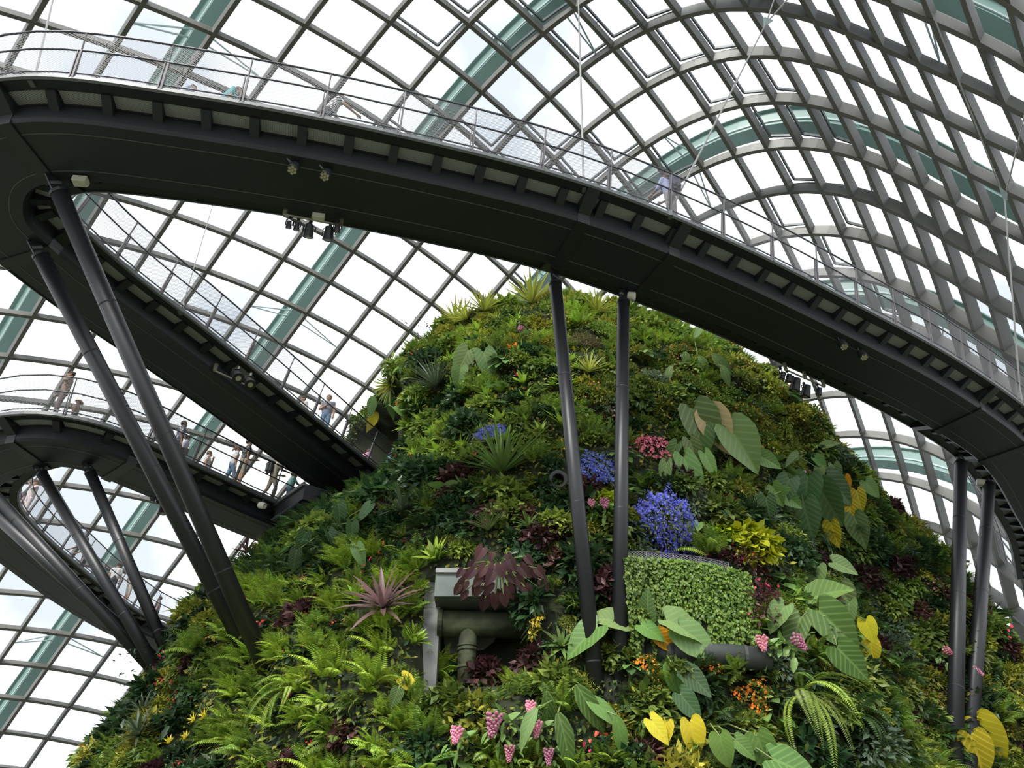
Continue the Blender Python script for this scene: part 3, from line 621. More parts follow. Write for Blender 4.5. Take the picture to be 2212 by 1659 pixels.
person('person in a brown top and pale shorts on the far lower walkway',PC,(297,1232),H2,1.68,-.5,pm((.32,.24,.16)),pm((.6,.55,.5)),((.25,.1,.08),'short'),shorts=True,arms=('away','down'),clamp=1.2)
person('person in a light grey tank top beside the lower railing end',PC,(346,1295),H2,1.6,1.9,pm((.42,.41,.40)),pm(blk),(hb,'short'),SKIN2,sleeve=.15,clamp=1.2)
person('person in olive with a cap near the leaves at the mountain edge',PC,(402,1298),H2,1.72,1.7,pm((.24,.22,.14)),pm((.2,.19,.14)),(hb,'short'),SKIN2,extras=(('cap',(.4,.25,.2)),),clamp=1.2)
finish_people()
# ---------------------------------------------------------------- plants: leaf geometry
def leaf_mat(name,c1,c2,rough=.45,trans=.30,vein=0):
    m=bpy.data.materials.new(name); m.use_nodes=True; t=m.node_tree; b=t.nodes['Principled BSDF']; out=t.nodes['Material Output']
    g=t.nodes.new('ShaderNodeNewGeometry'); r=t.nodes.new('ShaderNodeValToRGB'); r.color_ramp.elements[0].color=(*c1,1); r.color_ramp.elements[1].color=(*c2,1)
    t.links.new(g.outputs['Random Per Island'],r.inputs['Fac'])
    oi=t.nodes.new('ShaderNodeObjectInfo'); mr=t.nodes.new('ShaderNodeMapRange'); mr.inputs['To Min'].default_value=.8; mr.inputs['To Max'].default_value=1.8
    t.links.new(oi.outputs['Random'],mr.inputs['Value']); hs=t.nodes.new('ShaderNodeHueSaturation'); t.links.new(mr.outputs[0],hs.inputs['Value']); t.links.new(r.outputs['Color'],hs.inputs['Color'])
    mh=t.nodes.new('ShaderNodeMapRange'); mh.inputs['To Min'].default_value=.470; mh.inputs['To Max'].default_value=.505
    ml=t.nodes.new('ShaderNodeMath'); ml.operation='MULTIPLY'; ml.inputs[1].default_value=7.31; fr=t.nodes.new('ShaderNodeMath'); fr.operation='FRACT'
    t.links.new(oi.outputs['Random'],ml.inputs[0]); t.links.new(ml.outputs[0],fr.inputs[0]); t.links.new(fr.outputs[0],mh.inputs['Value']); t.links.new(mh.outputs[0],hs.inputs['Hue'])
    col=hs.outputs['Color']
    if vein:
        uv=t.nodes.new('ShaderNodeUVMap'); w=t.nodes.new('ShaderNodeTexWave'); w.inputs['Scale'].default_value=vein; w.inputs['Distortion'].default_value=.6; w.bands_direction='Y'
        sp=t.nodes.new('ShaderNodeSeparateXYZ'); t.links.new(uv.outputs[0],sp.inputs[0]); ab=t.nodes.new('ShaderNodeMath'); ab.operation='ABSOLUTE'; t.links.new(sp.outputs['X'],ab.inputs[0])
        sub=t.nodes.new('ShaderNodeMath'); sub.operation='MULTIPLY_ADD'; sub.inputs[1].default_value=-.7; t.links.new(ab.outputs[0],sub.inputs[0]); t.links.new(sp.outputs['Y'],sub.inputs[2])
        cb=t.nodes.new('ShaderNodeCombineXYZ'); t.links.new(sub.outputs[0],cb.inputs['Y']); t.links.new(cb.outputs[0],w.inputs['Vector'])
        pw=t.nodes.new('ShaderNodeMath'); pw.operation='POWER'; pw.inputs[1].default_value=5; t.links.new(w.outputs['Fac'],pw.inputs[0])
        rib=t.nodes.new('ShaderNodeMath'); rib.operation='LESS_THAN'; rib.inputs[1].default_value=.035; t.links.new(ab.outputs[0],rib.inputs[0])
        mx=t.nodes.new('ShaderNodeMath'); mx.operation='MAXIMUM'; t.links.new(pw.outputs[0],mx.inputs[0]); t.links.new(rib.outputs[0],mx.inputs[1])
        m3=t.nodes.new('ShaderNodeMath'); m3.operation='MULTIPLY'; m3.inputs[1].default_value=.55; t.links.new(mx.outputs[0],m3.inputs[0])
        mc=t.nodes.new('ShaderNodeMixRGB'); mc.inputs['Color2'].default_value=(min(1,c2[0]*1.9+.05),min(1,c2[1]*1.6+.06),min(1,c2[2]*1.6+.03),1); t.links.new(m3.outputs[0],mc.inputs['Fac']); t.links.new(col,mc.inputs['Color1']); col=mc.outputs['Color']
    t.links.new(col,b.inputs['Base Color']); b.inputs['Roughness'].default_value=rough; b.inputs['Specular IOR Level'].default_value=.35
    tr=t.nodes.new('ShaderNodeBsdfTranslucent'); t.links.new(col,tr.inputs['Color']); mix=t.nodes.new('ShaderNodeMixShader'); mix.inputs['Fac'].default_value=trans
    t.links.new(b.outputs[0],mix.inputs[1]); t.links.new(tr.outputs[0],mix.inputs[2]); t.links.new(mix.outputs[0],out.inputs['Surface'])
    return m
LM={
 'lime':leaf_mat('lime_frond',(.13,.24,.025),(.32,.46,.06)), 'fern':leaf_mat('green_frond',(.08,.16,.022),(.22,.33,.05)),
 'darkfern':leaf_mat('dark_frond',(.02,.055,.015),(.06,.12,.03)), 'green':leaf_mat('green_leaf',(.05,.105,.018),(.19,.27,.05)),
 'olive':leaf_mat('olive_leaf',(.10,.13,.018),(.36,.38,.05)), 'dark':leaf_mat('dark_leaf',(.012,.035,.014),(.045,.10,.035),.35),
 'grey':leaf_mat('grey_green_leaf',(.05,.085,.05),(.14,.20,.12)), 'burg':leaf_mat('burgundy_leaf',(.028,.012,.015),(.10,.045,.04),.4),
 'bright':leaf_mat('bright_green_leaf',(.11,.23,.025),(.27,.42,.05)), 'yellowgreen':leaf_mat('yellow_green_leaf',(.24,.34,.015),(.40,.48,.02)),
 'moss':leaf_mat('moss_blade',(.10,.12,.02),(.25,.28,.05)), 'brown':leaf_mat('brown_twig',(.06,.05,.025),(.17,.14,.07)),
 'red':leaf_mat('red_petal',(.45,.03,.02),(.75,.08,.04)), 'orange':leaf_mat('orange_petal',(.75,.20,.02),(.9,.38,.04)), 'pink':leaf_mat('pink_petal',(.46,.14,.20),(.66,.32,.37)),
 'blue':leaf_mat('blue_petal',(.09,.075,.40),(.22,.20,.66)), 'rose':leaf_mat('rose_petal',(.38,.07,.08),(.65,.22,.22)), 'yellow':leaf_mat('yellow_leaf',(.62,.48,.03),(.85,.70,.06)),
 'big':leaf_mat('broad_leaf_green',(.055,.14,.03),(.10,.20,.05),.35,.25,2.1), 'bigdark':leaf_mat('broad_leaf_dark',(.02,.06,.022),(.045,.10,.036),.35,.25,2.1), 'bigpale':leaf_mat('broad_leaf_pale',(.085,.155,.055),(.135,.22,.075),.4,.25,2.1),
 'bigyellow':leaf_mat('broad_leaf_yellow',(.40,.38,.02),(.52,.46,.03),.4,.3,1.9), 'bigorange':leaf_mat('broad_leaf_orange',(.6,.28,.01),(.68,.36,.02),.4,.3,1.9), 'bigtan':leaf_mat('broad_leaf_tan',(.34,.30,.13),(.40,.35,.17),.45,.3,2.1),
 'strap':leaf_mat('strap_leaf',(.05,.12,.025),(.14,.24,.06),.35), 'strapdark':leaf_mat('strap_leaf_dark',(.025,.045,.025),(.07,.10,.05),.35), 'strapred':leaf_mat('strap_leaf_burgundy',(.05,.035,.03),(.20,.12,.11),.35), 'strapyel':leaf_mat('strap_leaf_yellowish',(.16,.22,.03),(.38,.42,.08),.4),
}
LM['petiole']=mat('petiole',(.16,.22,.06),.6)
def leaf_tpl(shape='ovate',n=5,L=1.,W=.45,fold=.12,curl=.25,wave=0):
    if shape=='heart': return heart_tpl(W,fold,curl*.6,wave*W)
    V=[];F=[];UV=[]
    for k in range(n+1):
        t=k/n
        if shape=='strap': w=W/2*min(1,.75+t)*(1-t**3)**.6 if t<1 else 0
        elif shape=='lance': w=W/2*math.sin(math.pi*min(1,(t*.96+.04))**.75)
        elif shape=='heart': w=W/2*(math.sin(math.pi*(.30+.70*t)))**.85*1.05 if t<1 else 0
        else: w=W/2*math.sin(math.pi*min(1,t*.93+.07)**.85)
        y=t*L; yb=y-(.30*L*(1-t)**4 if shape=='heart' else 0)
        z=-curl*L*t*t; e=wave*math.sin(k*2.4)*W
        V+=[(-w,yb,z+fold*w*2+e),(0,y,z),(w,yb,z+fold*w*2-e)]; UV+=[(-w/W,t),(0,t),(w/W,t)]
    for k in range(n):
        a=3*k; F+=[(a,a+1,a+4,a+3),(a+1,a+2,a+5,a+4)]
    return np.array(V),F,UV
def heart_tpl(W=.8,fold=.10,curl=.14,wave=.0):
    O=[(.03,-.03),(.13,-.15),(.27,-.19),(.40,-.12),(.48,.04),(.50,.22),(.455,.42),(.36,.60),(.235,.77),(.10,.92),(0,1.)]
    V=[];F=[];UV=[]
    def pt(x,y,k): return (x*W,y,fold*abs(x)*W*2-curl*max(0,y)**2+(wave*math.sin(k*2.3+x*9) if abs(x)>.2 else 0))
    n=len(O)
    for s in(1,-1):
        for ring in(0,.5,1.):
            for k,(x,y) in enumerate(O):
                sy=min(1,max(0,y*.9+.02)); px_,py_=x*ring*s,sy+(y-sy)*ring; V.append(pt(px_,py_,k)); UV.append((px_,py_))
    for h in(0,1):
        b=h*3*n
        for r in(0,1):
            for k in range(n-1):
                q=(b+r*n+k,b+r*n+k+1,b+(r+1)*n+k+1,b+(r+1)*n+k); F.append(q if h else q[::-1])
    return np.array(V),F,UV
def basis_from(y,z):     # columns x,y,z  (vectorised), y along leaf, z leaf normal
    y=y/np.linalg.norm(y,axis=-1,keepdims=True); x=np.cross(y,z); x/=np.linalg.norm(x,axis=-1,keepdims=True)+1e-9; z=np.cross(x,y); return np.stack([x,y,z],-1)
class Leaves:
    def __init__(s): s.V=[];s.F=[];s.m=[];s.n=0
    def scatter(s,tpl,pos,ydir,zdir,scale,mi=0):
        V,F=tpl[0],tpl[1]; B=basis_from(ydir,zdir); sc=np.asarray(scale).reshape(-1,1,1)
        P=np.einsum('nij,kj->nki',B,V)*sc+pos[:,None,:]; k=len(V)
        for q in range(len(pos)):
            b=s.n+q*k; s.F.extend([tuple(i+b for i in f) for f in F])
        s.V.append(P.reshape(-1,3)); s.n+=len(pos)*k; s.m.extend([mi]*(len(pos)*len(F)))
    def mesh(s,name,mats):
        me=bpy.data.meshes.new(name); me.from_pydata(np.concatenate(s.V).tolist(),[],s.F)
        for m in mats: me.materials.append(m)
        if any(s.m): me.polygons.foreach_set('material_index',s.m)
        me.update(); return me
def rnd(n): return RNG.random(n)
def hemi(n,up=.15):
    v=RNG.normal(size=(n,3)); v/=np.linalg.norm(v,axis=1,keepdims=True); v[:,2]=np.abs(v[:,2])*.95+.02; v[:,1]+=up; return v/np.linalg.norm(v,axis=1,keepdims=True)
G=np.array([0,-.85,-.25])      # gravity in a plant's own frame: +Z out of the slope, +Y up it
def shrub(n=260,L=.13,W=.55,R=.45,shape='ovate',drop=.5,flat=.75,mats=('green',),jit=.55,seg=2):
    lv=Leaves(); d=hemi(n); p=d*R*(.45+.55*rnd(n))[:,None]*np.array([1,1,flat]); y=d+RNG.normal(size=(n,3))*jit+G*drop; z=d*.6+np.array([0,.55,.45])+RNG.normal(size=(n,3))*.35
    lv.scatter(leaf_tpl(shape,seg,1,W,.1,.15),p,y,z,L*(.6+.8*rnd(n))); return lv
def blossoms(lv,n,R,size,petals=5,mi=1,flat=.75,region=None):
    d=hemi(n); 
    if region is not None: d=d[region(d)]
    n=len(d); lump=1+.16*np.sin(d[:,0]*9+1)*np.sin(d[:,1]*8)+.1*np.sin(d[:,0]*17+d[:,1]*13); p=d*R*((.88+.2*rnd(n))*lump)[:,None]*np.array([1,1,flat]); V=[(0,0,0)];F=[]
    for k in range(petals):
        a=2*math.pi*k/petals; b=a+math.pi/petals*.8; c=a-math.pi/petals*.8
        V+=[(.7*math.cos(c),.7*math.sin(c),.1),(math.cos(a),math.sin(a),.18),(.7*math.cos(b),.7*math.sin(b),.1)]; q=3*k; F.append((0,q+1,q+2,q+3))
    nrm=d+np.array([0,-.3,.5])+RNG.normal(size=(n,3))*.3; y=RNG.normal(size=(n,3)); lv.scatter((np.array(V),F),p,y,nrm,size*(.7+.6*rnd(n)),mi)
def frond_mesh(name,m,L=.8,npin=20,pin=.17,droop=.9,lift=.5,side=0.):
    # a frond starting along +Z/+Y and bending over
    lv=Leaves(); pts=[]; d=np.array([side,lift,1.0]); d/=np.linalg.norm(d); p=np.zeros(3); st=L/npin
    P=[p.copy()];D=[d.copy()]
    for k in range(npin):
        d=d+G*droop*st/L*1.6; d/=np.linalg.norm(d); p=p+d*st; P.append(p.copy()); D.append(d.copy())
    P=np.array(P);D=np.array(D); up=np.array([0,.6,.8]); X=np.cross(D,up); X/=np.linalg.norm(X,axis=1,keepdims=True); N=np.cross(X,D)
    t=np.arange(npin+1)/npin; ln=pin*np.sin(np.pi*np.clip(t*.92+.08,0,1)**.7)+.01
    tpl=(np.array([(0,0,0),(-.16,.45,.03),(0,1,-.1),(.16,.45,.03)]),[(0,1,2,3)])
    for s in(-1,1): lv.scatter(tpl,P[1:],X[1:]*s+D[1:]*.45+G*.25,N[1:],ln[1:])
    tw=np.array([(-.006,0,0),(.006,0,0),(.004,1,0),(-.004,1,0)]); lv.scatter((tw,[(0,1,2,3)]),P[:-1],D[:-1],N[:-1],np.full(npin,st*1.02))
    return lv.mesh(name,[m])
def strap_set(n,L,W,spread,curl,shape='strap',seg=4):
    # directions for radiating leaves
    a=2*np.pi*(np.arange(n)*.381966)%(2*np.pi); e=spread*np.sqrt((np.arange(n)+.5)/n); d=np.stack([np.sin(e)*np.cos(a),np.sin(e)*np.sin(a)+.25,np.cos(e)],-1); return d/np.linalg.norm(d,axis=1,keepdims=True)
def tpl_mesh(name,tpl,m):
    me=bpy.data.meshes.new(name); me.from_pydata(tpl[0].tolist(),[],tpl[1]); me.materials.append(m); me.polygons.foreach_set('use_smooth',[True]*len(tpl[1]))
    uv=me.uv_layers.new(name='UVMap'); uv.data.foreach_set('uv',[c for f in tpl[1] for i in f for c in tpl[2][i]]); me.update(); return me
def mrot(y,z):
    B=basis_from(np.array([y],float),np.array([z],float))[0]; return Matrix(B.tolist())
# a kind = list of variants; a variant = list of (part name, mesh, local matrix); one unnamed entry means the thing is that mesh
def var_single(me): return [(None,me,Matrix())]
def var_fern(m,n=12,L=.8,**k):
    ms=[frond_mesh('frond',m,L,side=s,**k) for s in(-.5,0,.5)]; out=[]
    for q in range(n):
        a=2*math.pi*(q/n)+random.uniform(-.2,.2); t=random.uniform(.25,1.0)
        R=Matrix.Rotation(a,4,'Z'); 
        # turn in the slope plane only up to a limit so the fronds keep hanging down
        tilt=Matrix.Rotation(math.sin(a)*t*.9,4,'Y')@Matrix.Rotation(-math.cos(a)*t*.75,4,'X'); s=random.uniform(.7,1.1)
        out.append(('frond',ms[q%3],Matrix.Translation((math.sin(a)*.06,math.cos(a)*.06,0))@tilt@Matrix.Scale(s,4)))
    return out
def var_straps(m,n=22,L=.7,W=.09,spread=1.25,curl=.25,shape='strap',seg=4,part='leaf'):
    me=[tpl_mesh('leaf',leaf_tpl(shape,seg,1,W/L,.15,c),m) for c in(curl,curl*1.4,curl*.7)]; out=[]
    for q,d in enumerate(strap_set(n,L,W,spread,curl)):
        z=np.array([0,.3,1.0])*1.0-d*.2; z=z+np.array([-d[0]*.8,-d[1]*.5,.3]); B=mrot(d,z).to_4x4(); out.append((part,me[q%3],B@Matrix.Scale(L*random.uniform(.75,1.1),4)))
    return out
def var_broad(mats,n=7,L=.45,W=.8,R=.45,shape='heart',up=.3,face=.7):
    ms=[tpl_mesh('leaf',leaf_tpl(shape,7,1,W,.10,.22,.02),LM[k]) for k in mats]; out=[]; st=MB()
    for q in range(n):
        a=2*math.pi*q*.381966+random.uniform(-.3,.3); e=random.uniform(.25,1.1); b=Vector((math.sin(e)*math.cos(a),math.sin(e)*math.sin(a)*.8+.2,math.cos(e)))*R*random.uniform(.7,1.15)
        y=np.array([math.cos(a)*.7,math.sin(a)*.35-.75,.35]); z=np.array([math.cos(a)*.35,.45+.2*math.sin(a),face+.3]); s=L*random.uniform(.7,1.2)
        out.append(('leaf',ms[q%len(ms)],Matrix.Translation(b)@mrot(y,z).to_4x4()@Matrix.Scale(s,4))); st.tube([(0,0,0),b*.6+Vector((0,.06,0)),b],.010,5)
    out.append(('stalks',st.mesh('stalks',LM['petiole']),Matrix())); return out
def lv1(f,name,mats): return var_single(f.mesh(name,[LM[k] for k in mats]))
def var_flower(lvf,name,fmats,flv,fl): return [('foliage',lvf.mesh('foliage',[LM[k] for k in fmats]),Matrix()),('blossoms',flv.mesh('blossoms',[LM[k] for k in fl]),Matrix())]
def only_bloss(n,R,size,petals=5,flat=.75):
    lv=Leaves(); blossoms(lv,n,R,size,petals,0,flat); return lv
def spathes(n,R,size):
    lv=Leaves(); d=hemi(n); p=d*R*(.95+.15*rnd(n))[:,None]; lv.scatter(leaf_tpl('heart',4,1,.8,.1,.2),p,d*.3+G+RNG.normal(size=(n,3))*.5,d+np.array([0,.3,.6]),size*(.7+.6*rnd(n))); return lv
def drupes(k=3,L=.45,r=.05,blob=14):
    # hanging clusters of small round pink flowers, tapering downward
    mb=MB(); ph=(1+5**.5)/2; iv=[Vector(v).normalized() for v in((0,1,ph),(0,-1,ph),(0,1,-ph),(0,-1,-ph),(1,ph,0),(-1,ph,0),(1,-ph,0),(-1,-ph,0),(ph,0,1),(-ph,0,1),(ph,0,-1),(-ph,0,-1))]
    fi=[(0,1,8),(0,8,4),(0,4,5),(0,5,9),(0,9,1),(1,6,8),(8,6,10),(8,10,4),(4,10,2),(4,2,5),(5,2,11),(5,11,9),(9,11,7),(9,7,1),(1,7,6),(3,2,10),(3,10,6),(3,6,7),(3,7,11),(3,11,2)]
    for c in range(k):
        o=Vector((random.uniform(-.18,.18),random.uniform(-.1,.1),random.uniform(.30,.42)))
        for q in range(blob*2):
            t=q/(blob*2); w=(.10 if k>1 else .13)*(1-t*.75); a=q*2.4; p=o+Vector((math.cos(a)*w,-t*L,math.sin(a)*w)); rr=r*(1-.35*t)
            mb.add([p+v*rr for v in iv],fi)
    return mb
GK={}
def kind(k,label,cat,variants,group=None): GK[k]=dict(label=label,cat=cat,vars=variants,group=group or ('%s on the mountain'%cat),name=k)
kind('lime_fern','lime green fern clump with arching feathery fronds on the mountain','fern',[var_fern(LM['lime'],13,.85) for _ in range(2)],'lime green ferns')
kind('green_fern','mid green fern clump with feathery fronds on the mountain','fern',[var_fern(LM['fern'],12,.8) for _ in range(2)],'mid green ferns')
kind('dark_fern','dark green fern clump hanging on the mountain','fern',[var_fern(LM['darkfern'],12,.85,droop=1.3) for _ in range(2)],'dark green ferns')
kind('leafy_shrub','mid green shrub with small oval leaves on the mountain','shrub',[lv1(shrub(280,.21,.55,.5),'leafy_shrub',['green']) for _ in range(3)],'mid green shrubs')
kind('olive_shrub','olive yellow shrub with small leaves on the mountain','shrub',[lv1(shrub(340,.15,.5,.5),'olive_shrub',['olive']) for _ in range(2)],'olive shrubs')
kind('dark_shrub','dark glossy shrub with pointed leaves on the mountain','shrub',[lv1(shrub(230,.25,.5,.5,'lance'),'dark_shrub',['dark']) for _ in range(3)],'dark shrubs')
kind('grey_shrub','grey green shrub with small leaves on the mountain','shrub',[lv1(shrub(320,.15,.5,.5),'grey_shrub',['grey']) for _ in range(2)],'grey green shrubs')
kind('burgundy_shrub','dark burgundy leaved shrub on the mountain','shrub',[lv1(shrub(220,.20,.6,.45),'burgundy_shrub',['burg']) for _ in range(2)],'burgundy shrubs')
kind('fine_shrub','dense green shrub of very fine leaves on the mountain','shrub',[lv1(shrub(900,.07,.5,.5),'fine_shrub',['green']) for _ in range(2)],'fine leaved shrubs')
kind('bird_nest_fern','bright green fern of upright wavy strap leaves on the mountain','fern',[var_straps(LM['bright'],15,.62,.16,1.0,.2,'lance') for _ in range(2)],'bright strap leaved ferns')
kind('broadleaf_plant','green plant with several broad heart leaves on the mountain','plant',[var_broad(['big'],8,.36,.8,.4),var_broad(['big','bigpale'],7,.38,.75,.4)],'green heart leaved plants')
kind('dark_broadleaf_plant','dark green plant with broad heart leaves on the mountain','plant',[var_broad(['bigdark'],9,.34,.75,.42),var_broad(['bigdark','big'],8,.33,.8,.4)],'dark heart leaved plants')
kind('bromeliad','green rosette bromeliad with arching strap leaves on the mountain','bromeliad',[var_straps(LM['strap'],22,.5,.075,1.25,.3)],'green bromeliads')
kind('dark_bromeliad','dark bronze rosette bromeliad on the mountain','bromeliad',[var_straps(LM['strapdark'],24,.55,.08,1.3,.25)],'dark bromeliads')
kind('strappy_clump','clump of narrow drooping grass like leaves on the mountain','grass',[var_straps(LM['strapyel'],34,.65,.03,1.2,.55)],'grassy clumps')
kind('split_leaf_plant','green plant with split hand shaped leaves on the mountain','plant',[var_fern(LM['green'],9,.45,npin=7,pin=.26,droop=.6)],'split leaf plants')
kind('moss_cushion','yellow green cushion of moss on the mountain','moss',[lv1(shrub(1500,.05,.35,.38,'lance',.3,.6),'moss_cushion',['moss'])],'moss cushions')
kind('anthurium','dark leaved plant with red spathe flowers on the mountain','flower',[[('foliage',shrub(120,.22,.5,.42,'lance').mesh('foliage',[LM['dark']]),Matrix())]+[('spathe',spathes(1,.46,.10).mesh('spathe',[LM['red']]),Matrix()) for _ in range(8)]],'red flowered plants')
kind('croton','shrub of yellow and orange tinted leaves on the mountain','shrub',[lv1(shrub(150,.2,.42,.42,'lance'),'croton',['yellow']),lv1(shrub(180,.16,.5,.42),'croton',['orange'])],'yellow and orange crotons')
kind('pink_flowered_shrub','green shrub with scattered small pink blossoms on the mountain','shrub',[var_flower(shrub(240,.15,.5,.45),'f',['green'],only_bloss(26,.5,.05),['pink'])],'shrubs with pink blossoms')
kind('orange_flowered_shrub','green shrub dotted with small orange blossoms on the mountain','shrub',[var_flower(shrub(500,.09,.5,.48),'f',['green'],only_bloss(18,.5,.04),['orange'])],'shrubs with orange blossoms')
NPL=[0]
PLACES=[(lambda x,y:y<760,'near the mountain top'),(lambda x,y:x<760 and y<1250,'under the end of the walkways'),(lambda x,y:x<520,'beside the lower slanting pillars'),(lambda x,y:x<930 and y>=1250,'at the foot of the long pillars'),(lambda x,y:x<1180 and y<1120,'around the spiky fan plants'),(lambda x,y:x<1180 and y<1470,'around the concrete opening'),(lambda x,y:1180<=x<1370 and y<1480,'behind the two middle pillars'),(lambda x,y:x<1680 and 1080<y<1470,'around the ivy balcony'),(lambda x,y:x<1680 and y<=1080,'above the blue flower mound'),(lambda x,y:x<1680,'low below the balcony and opening'),(lambda x,y:y<1080,'under the walkway past the pillars'),(lambda x,y:x<2010,'on the slope below the lime mound'),(lambda x,y:True,'around the thick pillar pair')]
def place_of(P):
    q,_=project(np.array(P)); x,y=q
    return next(t for f,t in PLACES if f(x,y))
def plant(k,P,N,size,roll=None,label=None,group='',uplift=.45):
    g=GK[k]; v=random.choice(g['vars']); Z=(Vector(N)+Vector((0,0,uplift))).normalized(); Y=Vector((0,0,1)); Y=(Y-Z*Y.dot(Z)).normalized(); X=Y.cross(Z)
    B=Matrix((X,Y,Z)).transposed()@Matrix.Rotation(random.uniform(-.4,.4) if roll is None else roll,3,'Z')
    W=Matrix.Translation(P)@B.to_4x4()@Matrix.Scale(size,4)
    if v[0][0] is None:
        o=bpy.data.objects.new(g['name'],v[0][1]); COL.objects.link(o); o.matrix_world=W
    else:
        o=bpy.data.objects.new(g['name'],None); o.empty_display_size=.1; COL.objects.link(o); o.matrix_world=W
        for nm,me,Lm in v:
            c=bpy.data.objects.new(nm,me); COL.objects.link(c); c.parent=o; c.matrix_local=Lm
            if nm in('foliage','blossoms','berries','flower_cluster'): c['kind']='stuff'
    
    if label: tag(o,label,g['cat'],None)
    else:
        pl=place_of(P); tag(o,g['label'].replace('on the mountain',pl),g['cat'],g['group']+' '+pl)
    NPL[0]+=1; return o
# ---------------------------------------------------------------- general planting
def zone(x,y):
    up=y<800; u={}
    if y<760: u=dict(olive_shrub=7,green_fern=3,bird_nest_fern=2.5,leafy_shrub=3,fine_shrub=1.5,moss_cushion=1,lime_fern=2,strappy_clump=3)
    elif y<1000 and x<1250: u=dict(bird_nest_fern=5,leafy_shrub=3.5,dark_shrub=2,green_fern=2,bromeliad=1,croton=.18,anthurium=1,split_leaf_plant=1.5,broadleaf_plant=.8,grey_shrub=1)
    elif y<1000: u=dict(fine_shrub=4,orange_flowered_shrub=2.2,leafy_shrub=3,olive_shrub=2,dark_broadleaf_plant=1,grey_shrub=1.2,green_fern=1.5,croton=.18,bromeliad=.6,pink_flowered_shrub=.8)
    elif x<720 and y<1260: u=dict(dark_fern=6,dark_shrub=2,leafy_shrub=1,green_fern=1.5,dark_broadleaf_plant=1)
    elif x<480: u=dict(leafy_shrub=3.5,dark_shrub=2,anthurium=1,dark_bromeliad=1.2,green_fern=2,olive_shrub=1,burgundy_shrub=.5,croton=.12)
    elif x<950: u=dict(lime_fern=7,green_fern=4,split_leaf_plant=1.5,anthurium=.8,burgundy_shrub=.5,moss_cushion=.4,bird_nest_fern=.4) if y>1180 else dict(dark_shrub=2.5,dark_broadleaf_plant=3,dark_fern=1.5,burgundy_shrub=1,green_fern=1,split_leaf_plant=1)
    elif x<1330: u=dict(dark_shrub=3,burgundy_shrub=2,dark_broadleaf_plant=1.5,split_leaf_plant=1.5,leafy_shrub=1.5,green_fern=1.2,moss_cushion=1,bromeliad=.8,broadleaf_plant=.8) if y<1480 else dict(lime_fern=2,leafy_shrub=3,broadleaf_plant=2,green_fern=2,split_leaf_plant=1.5,olive_shrub=1)
    elif x<1950: u=dict(leafy_shrub=3,dark_shrub=2.2,broadleaf_plant=1.6,dark_broadleaf_plant=1.6,green_fern=2.5,grey_shrub=1.5,burgundy_shrub=1,split_leaf_plant=1.6,olive_shrub=1.2,dark_fern=1.2,fine_shrub=1.3,pink_flowered_shrub=.5,orange_flowered_shrub=.4)
    else: u=dict(dark_fern=2,green_fern=2,leafy_shrub=3,olive_shrub=2,burgundy_shrub=1.2,pink_flowered_shrub=1,croton=.18,dark_shrub=1.5,split_leaf_plant=1)
    return u
KEEP=[]     # pixel boxes kept free for the features that stand there
def free(x,y):
    return not any(a<x<b and c<y<d for a,b,c,d in KEEP)

# ---------------------------------------------------------------- built things set into the planting
M['concrete']=mat('stained_concrete',(.15,.175,.16),.85,0,.35,1.2,bump=.2); M['slabedge']=mat('pale_slab_edge',(.30,.31,.30),.8,0,.12,2); M['pipe']=mat('mossy_pipe',(.06,.07,.035),.8,0,.6,3,bump=.4); M['pipegrey']=mat('grey_duct',(.03,.036,.032),.6,0,.35,1.5)
def d0(px,py): 
    global CARVE
    sv=CARVE[:]; CARVE.clear(); q=mhit(px,py); CARVE.extend(sv); return q[3]
CAMR=Vector((1,0,0)); CAMU=Vector((0,-math.sin(PITCH),math.cos(PITCH))); CAMF=Vector((0,math.cos(PITCH),math.sin(PITCH)))
def slab_between(mb,A,B,up,depth,z0=0,mi=0):          # upright slab from A to B (bottom line), height up, going back by depth
    A,B=Vector(A),Vector(B); t=(B-A); t.z=0; t.normalize(); n=Vector((-t.y,t.x,0)); q=[A,B,B+n*depth,A+n*depth]
    mb.add([p for p in q]+[p+Vector((0,0,up)) for p in q],[(3,2,1,0),(4,5,6,7),(0,1,5,4),(1,2,6,5),(2,3,7,6),(3,0,4,7)],mi)
D=d0(1050,1260)
A=at_d(938,1288,D+.05); B=at_d(1172,1288,D+.05)
nr=tag(empty('concrete_beam',tuple(A)),'pale stained concrete beam across the opening in the planting','beam'); ninv=Matrix.Translation(-A)
def nch(o,r=nr,i=ninv): o.parent=r; o.matrix_parent_inverse=i
mb=MB(); slab_between(mb,A,B,.50,.9); nch(mb.build('beam',M['concrete']))
mb=MB(); slab_between(mb,A+Vector((0,-.06,.50)),B+Vector((0,-.06,.50)),.10,1.0); nch(mb.build('top_edge',M['slabedge']))
A=at_d(895,1500,D+.95); B=at_d(1185,1500,D+.95); mb=MB(); slab_between(mb,A,B,2.6,.2); w=mb.build('niche_wall',M['slabedge']); tag(w,'pale grey wall behind the mossy pipes in the opening','wall')
A=at_d(905,1500,D+.1); mb=MB(); mb.box(A+Vector((.15,.6,1.25)),.35,1.2,2.6); w=mb.build('niche_pier',M['slabedge']); tag(w,'pale grey pier at the fern side of the opening','pier')
a=at_d(950,1346,D+.55); b=at_d(1150,1352,D+.55)
pr=tag(empty('drain_pipe',tuple(a)),'mossy drain pipe with a downpipe in the opening','pipe'); pinv=Matrix.Translation(-a)
def pch(o): o.parent=pr; o.matrix_parent_inverse=pinv
mb=MB(); mb.tube([a,b],.27,20); pch(mb.build('main_pipe',M['pipe'],smooth=True))
mb=MB(); mb.tube([a-(b-a).normalized()*.04,a+(b-a).normalized()*.06],.30,20); pch(mb.build('flange',M['pipe']))
